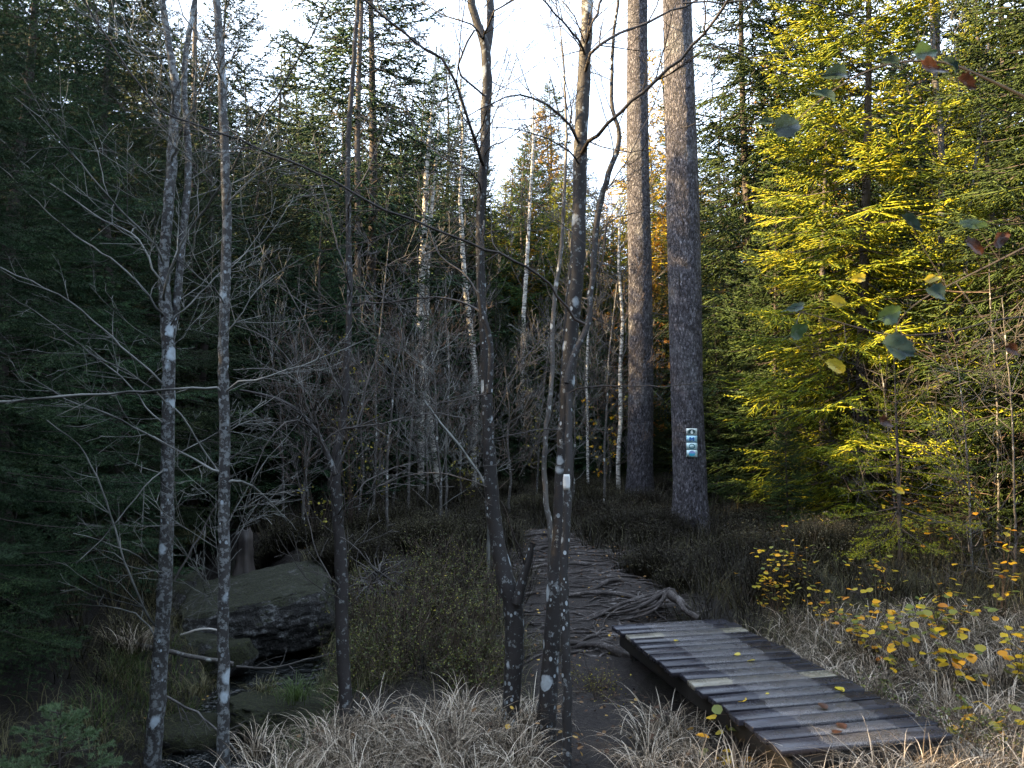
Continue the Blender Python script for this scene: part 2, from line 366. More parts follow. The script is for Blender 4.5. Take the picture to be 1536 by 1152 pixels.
# ------------------------------------------------------------------ terrain
CH = np.array([(-5.5, 2.0), (-3.2, 3.4), (-2.35, 4.5), (-1.98, 5.3), (-2.2, 6.5), (-2.35, 8.0), (-3.3, 9.0), (-4.6, 11), (-8, 16)])
PA = np.array([(.35, 3.0), (.4, 4.4), (.5, 5.6), (.74, 7.0), (.82, 8.4), (.52, 10.2), (.40, 11.6), (.34, 12.1)])
def pl_dist(x, y, pts):
    d = np.full(np.broadcast(x, y).shape, 1e9)
    for a, b in zip(pts[:-1], pts[1:]):
        ab = b - a; t = np.clip(((x - a[0]) * ab[0] + (y - a[1]) * ab[1]) / (ab @ ab), 0, 1)
        d = np.minimum(d, np.hypot(x - a[0] - t * ab[0], y - a[1] - t * ab[1]))
    return d
def wn(x, y):
    return (np.sin(x * 1.3 + 1.7 * np.sin(y * .9)) * np.cos(y * 1.1 + x * .4) * .5 + np.sin(x * 3.1 - y * 2.3 + 1) * .25 + np.sin(x * 6.3 + y * 5.1) * .12 + np.sin(x*12.7 - y*9.9)*.05)
def H(x, y):
    x = np.asarray(x, float); y = np.asarray(y, float)
    h = -.36 + .42 * sm(5.2, 10.5, y) + .10 * sm(12, 24, y)
    h = h + .14 * sm(2.0, 4.5, x) * (1 - sm(8, 13, y))
    h = h + .25 * sm(-3.2, -4.6, x) * (1 - sm(8, 13, y))
    h = h + .19 * np.exp(-((x - 2.1) ** 2 / .5 + (y - 3.95) ** 2 / .25))
    pd = pl_dist(x, y, PA)
    h = h + .06 * wn(x, y) * (.25 + .75 * sm(.3, 1.0, pd))
    h = h + 7.0 * sm(32, 110, np.hypot(x, y))
    d = pl_dist(x, y, CH) + .12 * wn(x * 1.7, y * 1.7)
    k = (1 - sm(.22, 1.05, d)) * (1 - sm(12, 16, y))
    return h * (1 - k) + (-1.0 + .05 * wn(x * 3, y * 3) + .3 * sm(8.5, 12, y)) * k
def HH(x, y): return float(H(x, y))
def build_ground():
    u = np.linspace(-1, 1, 361); xs = 5.0 * u + 395 * u ** 9 + 25 * u ** 5
    tt = np.linspace(0, 1, 421); ys = -10 + 30 * tt + 30 * tt ** 3 + 450 * tt ** 12
    ys = np.concatenate([[-400, -150, -60, -30, -18], ys])
    Xg, Yg = np.meshgrid(xs, ys); Z = H(Xg, Yg)
    mb = MB(); n, m = Xg.shape
    i = np.arange(n - 1)[:, None] * m; j = np.arange(m - 1)[None]
    q = np.stack([i + j, i + j + 1, i + m + j + 1, i + m + j], -1).reshape(-1, 4)
    mb.add(np.stack([Xg, Yg, Z], -1).reshape(-1, 3), None, q)
    tag(mb.build('ground', 'soil'), kind='structure')
build_ground()
def build_path():
    t = np.linspace(0, 1, 140); seg = np.cumsum(np.r_[0, np.hypot(*np.diff(PA, axis=0).T)]); seg /= seg[-1]
    cx = np.interp(t, seg, PA[:, 0]); cy = np.interp(t, seg, PA[:, 1])
    tx = np.gradient(cx); ty = np.gradient(cy); L = np.hypot(tx, ty); nx, ny = -ty / L, tx / L
    W = np.interp(cy, [3, 6, 8, 10, 11.6, 12.1], [.38, .45, .78, .62, .42, .12]) * (1 + .12 * np.sin(cy * 4)); s_ = np.linspace(-1, 1, 15)
    Xp = cx[:, None] + nx[:, None] * W[:, None] * s_; Yp = cy[:, None] + ny[:, None] * W[:, None] * s_
    Z = H(Xp, Yp) + .02 * (1 - np.abs(s_) ** 6) - .012 * np.abs(s_) ** 6
    n, m = Xp.shape; i = np.arange(n - 1)[:, None] * m; j = np.arange(m - 1)[None]
    q = np.stack([i + j + 1, i + j, i + m + j, i + m + j + 1], -1).reshape(-1, 4)
    mb = MB(); mb.add(np.stack([Xp, Yp, Z], -1).reshape(-1, 3), None, q[:, ::-1])
    tag(mb.build('path', 'path'), kind='structure')
build_path()
def build_water():
    mb = MB(); pts = CH[:7]; vs_ = []
    for k, (x, y) in enumerate(pts):
        t = pts[min(k + 1, 6)] - pts[max(k - 1, 0)]; t = t / np.hypot(*t); n = np.array([-t[1], t[0]])
        for s_ in (-.75, 0, .75): vs_.append((x + n[0] * s_, y + n[1] * s_, -.80))
    q = [(3 * i + j, 3 * i + j + 1, 3 * i + j + 4, 3 * i + j + 3) for i in range(6) for j in range(2)]
    mb.add(vs_, None, [x[::-1] for x in q]); tag(mb.build('water', 'water'), kind='structure')
build_water()

# ------------------------------------------------------------------ spruces
def sub_twigs(p0, d, L, up, rg, spacing, sublen, droop):
    """side shoots on both sides of a shoot: returns start, end arrays"""
    n = max(2, int(L / spacing)); t = (np.arange(n) + rg.uniform(.1, .9, n)) / n
    side = np.where(np.arange(n) % 2 == 0, 1, -1)
    nrm = np.cross(d, up); nrm /= np.linalg.norm(nrm) + 1e-9
    l = sublen * (1.05 - .75 * t) * rg.uniform(.6, 1.25, n)
    dirs = d * .75 + nrm * side[:, None] * rg.uniform(.55, .95, n)[:, None] + rg.normal(0, .16, (n, 3))
    dirs[:, 2] -= droop; dirs /= np.linalg.norm(dirs, axis=1, keepdims=True)
    a = p0 + d * (t * L)[:, None]
    return a, a + dirs * l[:, None]
def frond(L, rg, dens=1.0, droop=.12, hang=0.0, sl=.13):
    """one branch along +x, length L; returns shoots (a,b), wood polyline"""
    n = 9; s_ = np.linspace(0, 1, n)
    z = -droop * L * 1.6 * s_ + droop * L * 1.5 * s_ ** 2.6
    ax = np.stack([L * s_, .04 * L * np.sin(s_ * 3 + rg.uniform(0, 6)), z], 1)
    A, B = [], []
    sp1 = .075 / dens; k = max(4, int(L / sp1))
    for i in range(k):
        t = .10 + .88 * (i + rg.uniform(0, 1)) / k
        if rg.random() < .1: continue
        p = np.array([np.interp(t, s_, ax[:, c]) for c in range(3)])
        e = np.array([np.interp(min(1, t + .05), s_, ax[:, c]) for c in range(3)]) - np.array([np.interp(t - .05, s_, ax[:, c]) for c in range(3)])
        e /= np.linalg.norm(e)
        sd = 1 if i % 2 else -1
        l = min(.42 * L, .62) * (math.sin(math.pi * min(1, t * .92 + .16)) ** .8) * rg.uniform(.6, 1.15) + .05
        d = e * rg.uniform(.55, .9) + np.array([0, sd * .8, 0]) + rg.normal(0, .12, 3); d[2] -= droop * .8 + hang
        d /= np.linalg.norm(d)
        A.append(p[None]); B.append((p + d * l)[None])
        if l > .1:
            a, b = sub_twigs(p + d * l * .12, d, l * .9, np.array([0, 0, 1.]), rg, .05 / dens, min(sl, l * .45), droop * .6 + hang * .8)
            A.append(a); B.append(b)
    p = ax[-3]; a, b = sub_twigs(ax[-4], (ax[-1] - ax[-4]) / np.linalg.norm(ax[-1] - ax[-4]), np.linalg.norm(ax[-1] - ax[-4]), np.array([0, 0, 1.]), rg, .035 / dens, .12, droop * .5)
    A += [a, ax[-3:-2], ax[-2:-1]]; B += [b, ax[-2:-1], ax[-1:]]
    return np.concatenate(A), np.concatenate(B), ax
def shoots_mesh(mb, a, b, detail, thick, rg):
    """needle-covered shoots as leaf-sized faces"""
    d = b - a; L = np.linalg.norm(d, axis=1, keepdims=True); d = d / (L + 1e-9)
    ref = np.where(np.abs(d[:, 2:3]) < .9, np.array([0, 0, 1.]), np.array([1., 0, 0]))
    u = np.cross(d, ref); u /= np.linalg.norm(u, axis=1, keepdims=True) + 1e-9; v = np.cross(d, u)
    m = len(a)
    if detail == 0:          # slim three-sided spindles with a ragged waist
        ang0 = rg.uniform(0, 2, m)[:, None]; ring = []
        for k in range(3):
            t = ang0 + k * 2.094; r = thick * rg.uniform(.6, 1.35, (m, 1))
            ring.append(a + d * L * rg.uniform(.15, .45, (m, 1)) + r * (u * np.cos(t) + v * np.sin(t)))
        V = np.stack([a, ring[0], ring[1], ring[2], b + d * .01], 1).reshape(-1, 3)
        f = np.array([(0, 2, 1), (0, 3, 2), (0, 1, 3), (4, 1, 2), (4, 2, 3), (4, 3, 1)])
        mb.add(V, (f[None] + (np.arange(m) * 5)[:, None, None]).reshape(-1, 3))
    else:                    # needle tufts: small forward-raked triangles set round the shoot
        K = detail
        t = (np.arange(K)[None] + rg.uniform(0, 1, (m, K))) / K
        th = np.arange(K)[None] * 2.4 + rg.uniform(0, 6.3, (m, 1))
        rad = u[:, None] * np.cos(th)[..., None] + v[:, None] * np.sin(th)[..., None]
        base = a[:, None] + d[:, None] * (t * L)[..., None]
        nl = thick * rg.uniform(.8, 1.3, (m, K, 1))
        tip = base + rad * nl + d[:, None] * nl * 1.0
        hw = thick * .30
        w1 = base - d[:, None] * hw - rad * .002; w2 = base + d[:, None] * hw
        V = np.stack([w1, w2, tip], 2).reshape(-1, 3)
        mb.add(V, np.arange(m * K * 3).reshape(-1, 3))
def spruce_mesh(seed, h, rmax, detail, thick, dens, droop, hang, whorl, zmin=.3, per=6, power=.8, sparse=0.0, sl=.13):
    rg = np.random.default_rng(seed)
    crown = MB(); wood = MB()
    lens = [.3, .6, 1.0, 1.5, 2.1, 2.8]
    lib = {l: [frond(l, rg, dens, droop, hang, sl) for _ in range(4 if l < 2 else 3)] for l in lens if l <= rmax * 1.25 + .3}
    keys = sorted(lib)
    zz = zmin; A, B = [], []
    while zz < h - .12:
        f = (h - zz) / (h - zmin)
        prof = rmax * min(1, (f * 1.12)) ** power * (1 - .25 * max(0, (f - .85) / .15))
        nb = max(4, int(per * (.7 + .3 * f)))
        a0 = rg.uniform(0, 6.3)
        for k in range(nb):
            if rg.random() < sparse: continue
            L = max(.12, prof * rg.uniform(.62, 1.18)); key = min(keys, key=lambda q: abs(math.log(q / L)))
            fa, fb, ax = lib[key][rg.integers(len(lib[key]))]; sc_ = L / key
            az = a0 + k * 6.283 / nb + rg.normal(0, .25); el = .75 * (1 - f) ** 2.0 + .12 - .32 * f + rg.normal(0, .08)
            ce, se, ca, sa = math.cos(el), math.sin(el), math.cos(az), math.sin(az)
            roll = rg.normal(0, .25); cr, sr = math.cos(roll), math.sin(roll)
            Mx = np.array([[ca, -sa, 0], [sa, ca, 0], [0, 0, 1]]) @ np.array([[ce, 0, -se], [0, 1, 0], [se, 0, ce]]) @ np.array([[1, 0, 0], [0, cr, -sr], [0, sr, cr]])
            off = np.array([0, 0, zz + rg.uniform(-.5, .5) * whorl])
            A.append((fa * sc_) @ Mx.T + off); B.append((fb * sc_) @ Mx.T + off)
            wood.tube((ax * sc_) @ Mx.T + off, np.linspace(.004 + .005 * L, .0012, len(ax)), 3)
        zz += whorl * (.55 + .45 * f)
    a = np.concatenate(A); b = np.concatenate(B)
    shoots_mesh(crown, a, b, detail, thick, rg)
    shoots_mesh(crown, np.array([[0, 0, h - .25]]), np.array([[0, 0, h + .15]]), detail, thick, rg)
    zs = np.linspace(-.3, h, 14); r0 = .0085 * h + .008
    wood.tube(np.stack([.01 * h * np.sin(zs * .5), .01 * h * np.cos(zs * .4) - .01 * h, zs], 1) * np.array([1, 1, 1]), r0 * (1.0 - zs / h * .93).clip(.03, 2), 8)
    if zmin > 1.2:        # dead lower twigs
        for _ in range(int(zmin * 16)):
            z0 = rg.uniform(.5, zmin + .6); az = rg.uniform(0, 6.3); L = rg.uniform(.4, 1.3)
            t = np.linspace(0, 1, 5)[:, None]
            pts = np.array([0, 0, z0]) + t * L * np.array([math.cos(az), math.sin(az), .0]) + np.array([0, 0, -1]) * (t ** 1.4) * L * .25 + rg.normal(0, .02, (5, 3))
            wood.tube(pts, np.linspace(.009, .003, 5), 3)
    return crown, wood
PROTO = {}
def proto(name, *args, **kw):
    c, w_ = spruce_mesh(*args, **kw)
    co_ = c.build('crown', 'needles', smooth=False); wo_ = w_.build('trunk', 'spruce_bark')
    PROTO[name] = (co_.data, wo_.data, args[1])
    bpy.data.objects.remove(co_); bpy.data.objects.remove(wo_)
proto('near', 11, 13, 2.5, 13, .024, .95, .16, .10, .30, zmin=.4, per=7)
proto('bright', 12, 11, 2.15, 0, .0105, 1.1, .17, .10, .34, zmin=.5, per=9, power=.62, sparse=.10, sl=.20)
proto('bright2', 13, 6, 1.55, 0, .0105, 1.05, .10, .0, .21, zmin=.3, per=8, power=.7)
proto('young', 14, 2.6, 1.0, 7, .016, 1.1, .10, .0, .20, zmin=.35, per=5)
proto('mid1', 15, 12, 2.5, 0, .0125, .92, .20, .18, .32, zmin=.4, per=9, sparse=.03, power=.7)
proto('mid2', 16, 12, 2.1, 0, .0125, .92, .22, .40, .38, zmin=.6, per=8, sparse=.08, power=.7)
proto('far1', 17, 12, 2.5, 0, .022, .60, .16, .2, .40, zmin=.4, per=8, sparse=.05)
proto('far2', 18, 12, 1.9, 0, .022, .58, .18, .4, .42, zmin=.6, per=8, sparse=.1)

def spruce(kind, x, y, h, label, group=None, mat=None, name='spruce_tree', rz=None, wide=1.0):
    cm, wm, ph = PROTO[kind]
    o = empty(name, (x, y, HH(x, y) - .03), label, 'tree', group, rng.uniform(0, 6.28) if rz is None else rz)
    s_ = h / ph; o.scale = (s_ * wide, s_ * wide, s_)
    t = bpy.data.objects.new('trunk', wm); c = bpy.data.objects.new('crown', cm)
    for q in (t, c): COL.objects.link(q); q.parent = o
    if mat:
        c.material_slots[0].link = 'OBJECT'; c.material_slots[0].material = M[mat]
    return o
# dark wall of spruces on the left
spruce('near', X(20, 7.6), 7.6, 8.3, 'big dark spruce filling the left edge behind the crossing bare twigs', wide=1.35)
spruce('near', X(175, 10.0), 10.0, 8.6, 'dark spruce standing beyond the stream, just left of the two slim grey trunks', wide=1.3)
spruce('near', X(-95, 5.6), 5.6, 6.6, 'dark spruce whose low drooping boughs hang over the stream bank at lower left', wide=1.25)
spruce('near', X(-60, 9.5), 9.5, 9.5, 'dark spruce at the left edge, second row behind the big one', wide=1.3)
spruce('mid1', X(290, 12.8), 12.8, 8.6, 'dark spruce seen between and behind the two slim grey trunks', wide=1.25)
spruce('mid1', X(395, 15.5), 15.5, 7.6, 'dark green spruce behind the mossy boulder with its top against the sky gap', wide=1.3)
spruce('mid1', X(485, 14.2), 14.2, 5.8, 'low dark spruce behind the crooked dark tree', wide=1.4)
spruce('mid1', X(540, 17.8), 17.8, 16.5, 'tall spruce with hanging combed branches left of the sky opening', rz=1, wide=1.05)
spruce('mid1', X(340, 20), 20, 14.5, 'tall spruce rising beside the sky gap at upper left')
spruce('mid2', X(420, 23), 23, 12.4, 'narrow spruce with its tip in the small patch of sky at upper left')
spruce('mid1', X(215, 16), 16, 10.8, 'tall spruce deep in the left wood, upper part flecked with light', mat='needles_mid')
spruce('mid1', X(80, 14), 14, 11.2, 'tall spruce behind the big dark spruce of the left edge')
spruce('mid1', X(130, 20), 20, 18, 'very tall spruce in the depth of the left wood')
spruce('mid1', X(-20, 17), 17, 12.8, 'tall spruce in the depth of the wood at the left edge')
spruce('mid1', X(270, 25), 25, 14.5, 'tall spruce in the far left wood beside the sky gap')
# centre
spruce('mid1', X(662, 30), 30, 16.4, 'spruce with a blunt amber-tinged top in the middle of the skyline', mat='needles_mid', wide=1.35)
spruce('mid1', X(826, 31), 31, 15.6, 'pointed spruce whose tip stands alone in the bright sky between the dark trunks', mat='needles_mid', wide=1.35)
spruce('mid1', X(772, 29), 29, 11.4, 'golden sunlit spruce just left of the pointed one', mat='needles_sun_amber', wide=1.35)
spruce('mid1', X(845, 26), 26, 10.2, 'golden green sunlit spruce below the pointed one', mat='needles_sun_tint', wide=1.35)
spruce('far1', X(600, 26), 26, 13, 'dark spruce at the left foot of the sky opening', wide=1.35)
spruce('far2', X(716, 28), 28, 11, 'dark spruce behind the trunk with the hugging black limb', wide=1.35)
spruce('mid2', X(988, 25), 25, 14, 'orange gold conifer squeezed between the two thick trunks', mat='needles_sun_amber', wide=1.35)
spruce('mid1', X(915, 29), 29, 10.5, 'amber conifer left of the sun-streaked thick trunk', mat='needles_sun_amber', wide=1.35)
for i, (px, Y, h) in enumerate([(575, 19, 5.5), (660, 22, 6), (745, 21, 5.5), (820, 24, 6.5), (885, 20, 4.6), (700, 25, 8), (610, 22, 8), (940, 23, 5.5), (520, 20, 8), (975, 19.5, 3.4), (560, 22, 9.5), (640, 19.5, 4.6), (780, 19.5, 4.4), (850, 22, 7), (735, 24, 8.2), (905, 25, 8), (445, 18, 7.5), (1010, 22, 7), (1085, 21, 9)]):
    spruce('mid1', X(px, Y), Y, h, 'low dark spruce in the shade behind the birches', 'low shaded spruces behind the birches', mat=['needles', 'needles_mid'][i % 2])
sk = [(455, 110), (500, 60), (575, 150), (610, 170), (640, 110), (690, 160), (725, 230), (755, 255), (795, 190), (812, 150), (868, 250), (900, 290), (935, 300), (970, 180), (1008, 170), (1060, 210), (590, 260), (680, 280), (740, 330), (840, 300), (1040, 260), (430, 200), (380, 150), (880, 360), (780, 340), (640, 300), (540, 210), (1000, 300)]
for i, (px, top) in enumerate(sk):
    Y = 22.5 + (i * 7 % 11) * .95; h = CZ + (640 - top) / F * Y - HH(X(px, Y), Y)
    spruce(['mid1', 'mid2', 'mid1'][i % 3], X(px, Y), Y, h, 'spruce crowded into the dense wood behind the centre', 'crowded spruces behind the centre', mat=['needles_sun_amber', 'needles_sun_tint', 'needles_mid'][i % 3] if 750 < px < 1015 else ['needles_mid', 'needles'][i % 2], wide=1.2)
# right
spruce('bright', X(1292, 11.5), 11.5, 11.5, 'tall spruce blazing yellow green in the sun on the right', mat='needles_sun_tint', wide=1.0)
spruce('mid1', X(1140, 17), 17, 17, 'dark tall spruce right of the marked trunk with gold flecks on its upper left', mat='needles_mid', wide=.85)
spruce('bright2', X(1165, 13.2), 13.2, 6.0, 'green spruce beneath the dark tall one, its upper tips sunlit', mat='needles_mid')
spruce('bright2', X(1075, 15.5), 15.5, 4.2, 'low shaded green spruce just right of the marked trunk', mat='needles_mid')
spruce('young', X(1345, 8.6), 8.6, 2.6, 'small young spruce with yellow lit tips beside the slim grey tree', mat='needles_sun_tint')
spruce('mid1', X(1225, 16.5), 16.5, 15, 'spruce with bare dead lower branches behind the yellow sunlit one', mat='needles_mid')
spruce('bright', X(1500, 12.5), 12.5, 10.5, 'sunlit yellow green spruce at the right edge', mat='needles_sun_tint', wide=.8)
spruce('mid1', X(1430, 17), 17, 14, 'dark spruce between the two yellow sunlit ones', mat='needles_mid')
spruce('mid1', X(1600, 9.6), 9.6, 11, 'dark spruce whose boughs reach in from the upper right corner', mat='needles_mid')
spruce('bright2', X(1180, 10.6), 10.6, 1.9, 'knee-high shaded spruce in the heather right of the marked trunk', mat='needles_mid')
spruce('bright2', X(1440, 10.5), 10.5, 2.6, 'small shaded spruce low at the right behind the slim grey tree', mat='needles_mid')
# far wood closing the view
k = 0
for Y in (36, 42, 50, 62):
    n = int(16 + Y / 6)
    for i in range(n):
        px = -160 + (i + rng.uniform(.1, .9)) * 1860 / n
        top = 330 + rng.uniform(-60, 90) if 560 < px < 1080 else 150 + rng.uniform(-200, 120)
        h = CZ + (640 - top) / F * Y - HH(X(px, Y), Y)
        spruce(['far1', 'far2'][k % 2], X(px, Y), Y + rng.uniform(-2, 2), min(h, 24), 'distant conifer in the far wood', 'distant conifers closing the view', wide=1.5, mat=['needles', 'needles_mid', 'needles', 'needles_sun_amber' if px > 700 else 'needles_mid'][(k * 7 + k // 5) % 4])
        k += 1
# conifers added left, behind and right, mostly out of frame, to throw the shade
oc = [(-10.5, -9, 11, 0), (-11, -6.2, 11.5, 0), (-10.5, -3.6, 11.5, 0), (-11.5, -1.2, 10.5, 1), (-10.8, 1.2, 10.6, 1), (-11, 3.2, 12.0, 0), (-11.2, 5.2, 11.8, 0), (-11.5, 7.6, 9.9, 0), (-11, 9.7, 13.4, 0), (-11.6, 12.2, 12.2, 0), (-12, 14.6, 12.0, 0), (-13, 17, 12, 0),
      (-13, 6.2, 13.0, 0), (-13, 9.0, 14.0, 0), (-13.5, 11.8, 13.0, 0), (-7.2, -4.5, 9, 0), (-6.8, -1.6, 7.0, 1), (-8.2, 12, 9.6, 0), (-7.6, 6.2, 8.4, 0)]
for x, y, h, thin in oc:
    spruce('mid2' if thin else 'near', x, y, h, 'conifer added left of the clearing to throw shade', 'shading conifers added to the left', wide=1.25)
for i in range(40):
    x = -14 - rng.uniform(0, 1) * 20; y = rng.uniform(-16, 28)
    if -2 < y < 5: x -= 8
    spruce('far1', x, y, rng.uniform(10.5, 13.0) + (-12 - x) * .45, 'conifer added left of the clearing to throw shade', 'shading conifers added to the left', wide=1.1)
for i in range(34):
    a = rng.uniform(-.75, .95); d = rng.uniform(5.5, 16)
    spruce('far1', math.sin(a) * d, -math.cos(a) * d - 1, rng.uniform(13, 18), 'conifer added behind the viewer to block sky light', 'sky-blocking conifers added behind', wide=1.15)
for i in range(26):
    spruce('far1', rng.uniform(9.5, 20), rng.uniform(-2, 30) , rng.uniform(11, 16), 'conifer added right of the clearing to block sky light', 'sky-blocking conifers added to the right', wide=1.1)

# ------------------------------------------------------------------ bare trees
def smooth_line(pts, n):
    pts = np.asarray(pts, float); s_ = np.r_[0, np.cumsum(np.linalg.norm(np.diff(pts[:, :3], axis=0), axis=1))]
    t = np.linspace(0, s_[-1], n)
    out = np.stack([np.interp(t, s_, pts[:, c]) for c in range(pts.shape[1])], 1)
    for _ in range(2):
        out[1:-1] = out[1:-1] * .5 + (out[:-2] + out[2:]) * .25
    return out
def trace(pts, Y, dY=0.0, w0=None, w1=None):
    """a stem drawn through places seen at (px,py[,width]) at distance Y (drifting by dY)"""
    n = len(pts); o = []
    for i, p in enumerate(pts):
        y = Y + dY * i / max(1, n - 1); q = P(p[0], p[1], y)
        wpx = p[2] if len(p) > 2 else w0 + (w1 - w0) * i / max(1, n - 1)
        o.append((*q, wpx / F * y / 2))
    return np.array(o)
def grow(mb, p, d, L, r, lev, rg, rmin=.002, kids=6, upt=.1, wig=.12, spread=.75, ratio=.5):
    n = 6 if L > .4 else 4
    pts = [p]; q = p.copy(); dd = d / np.linalg.norm(d)
    for i in range(n - 1):
        dd = dd + rg.normal(0, wig, 3) + np.array([0, 0, upt]); dd /= np.linalg.norm(dd); q = q + dd * L / (n - 1); pts.append(q)
    pts = np.array(pts); rad = np.maximum(rmin, np.linspace(r, r * .3, n))
    mb.tube(pts, rad, 4 if r > .006 else 3)
    if lev > 0:
        k = max(1, int(kids * rg.uniform(.6, 1.2)))
        for i in range(k):
            t = rg.uniform(.15, .98); a = np.array([np.interp(t * (n - 1), range(n), pts[:, c]) for c in range(3)])
            i0 = min(n - 2, int(t * (n - 1))); e = pts[i0 + 1] - pts[i0]; e /= np.linalg.norm(e)
            s_ = rg.normal(0, 1, 3); s_ -= e * (s_ @ e); s_ /= np.linalg.norm(s_)
            grow(mb, a, e * .8 + s_ * spread, L * ratio * rg.uniform(.5, 1.2) * (1.15 - .5 * t), max(rmin, r * .5), lev - 1, rg, rmin, kids * .7, upt, wig, spread, ratio)
def limb(mb, line, rg, kids=8, L=.6, lev=1, sides=5, upt=.06, flat=None, rmin=.0016):
    """a traced limb with its own side twigs"""
    n = max(8, min(40, int(np.linalg.norm(line[-1, :3] - line[0, :3]) / .08)))
    s_ = smooth_line(line, n); s_[1:-1, :3] += rg.normal(0, .004 + s_[1:-1, 3:4] * .15, (n - 2, 3))
    mb.tube(s_[:, :3], s_[:, 3], sides)
    for i in range(kids):
        t = rg.uniform(.15, .97); j = min(n - 2, int(t * (n - 1))); e = s_[j + 1, :3] - s_[j, :3]; e /= np.linalg.norm(e) + 1e-9
        v = rg.normal(0, 1, 3) * np.array([1, .7, 1]); v -= e * (v @ e); v /= np.linalg.norm(v)
        grow(mb, s_[j, :3], e * .8 + v * .7, L * rg.uniform(.4, 1.2) * (1.2 - .6 * t), max(rmin, min(.006, s_[j, 3] * .6)), lev, rg, rmin, 4, upt, .14)
    return s_
def tree(name, stems, Y, label, group=None, trunk_mat='alder', twig_mat='twig_dark', limbs=(), auto=(), cat='tree', base=None, leaves=None, seed=1, rmin=.0016, lw=.72):
    """stems: traced lines [(pts,dY)], the first one starts at the ground; limbs: traced branches (pts,w0,w1,dY,kids,L,lev)"""
    rg = np.random.default_rng(seed)
    tr = MB(); cr = MB()
    first = trace(stems[0][0], Y + (stems[0][2] if len(stems[0]) > 2 else 0), stems[0][1])
    b = first[0].copy(); gz = HH(b[0], b[1]) - .06
    if b[2] > gz:
        ext = b.copy(); ext[2] = gz; ext[3] *= 1.15; first = np.vstack([ext, first])
    root = empty(name, (first[0, 0], first[0, 1], gz), label, cat, group)
    lines = []
    for i, st in enumerate(stems):
        ln = first if i == 0 else trace(st[0], Y + (st[2] if len(st) > 2 else 0), st[1])
        if i and len(st) > 3 and st[3]:          # a stem of its own from the ground
            e = ln[0].copy(); e[2] = HH(e[0], e[1]) - .06
            if e[2] < ln[0, 2] - .02: ln = np.vstack([e, ln])
        n = max(10, int(np.sum(np.linalg.norm(np.diff(ln[:, :3], axis=0), axis=1)) / .07))
        s_ = smooth_line(ln, n); s_[1:-1, :2] += rg.normal(0, .0025, (n - 2, 2)); s_[:, 3] *= 1 + rg.normal(0, .025, n)
        tr.tube(s_[:, :3], s_[:, 3], 12); lines.append(s_)
    for (pts, w0, w1, dy, kids, L, lev) in limbs:
        tl = trace(pts, Y, dy, w0 * lw, w1 * (lw * .5 + .5)); allp = np.vstack([l_[:, :4] for l_ in lines]); dd_ = np.linalg.norm(allp[:, :3] - tl[0, :3] - np.array([0, 0, -.04]), axis=1)
        j = int(np.argmin(dd_))
        if dd_[j] < .45: tl = np.vstack([[*allp[j, :3], tl[0, 3] * 1.25], tl])
        limb(cr, tl, rg, kids, L, lev, rmin=rmin)
    for (si, n, z0, z1, L, r, upt, lev) in auto:
        s_ = lines[si]
        for _ in range(n):
            z = rg.uniform(z0, z1)
            j = int(np.argmin(np.abs(s_[:, 2] - z))); az = rg.uniform(0, 6.283)
            grow(cr, s_[j, :3], np.array([math.cos(az), math.sin(az), rg.uniform(.1, .9)]), L * rg.uniform(.5, 1.2), r, lev, rg, rmin, 6, upt, .12)
    loc = np.array(root.location)
    tr.build('trunk', trunk_mat, root, loc=None).location = tuple(-loc)
    if cr.tubes: cr.build('crown', twig_mat, root).location = tuple(-loc)
    return root, lines

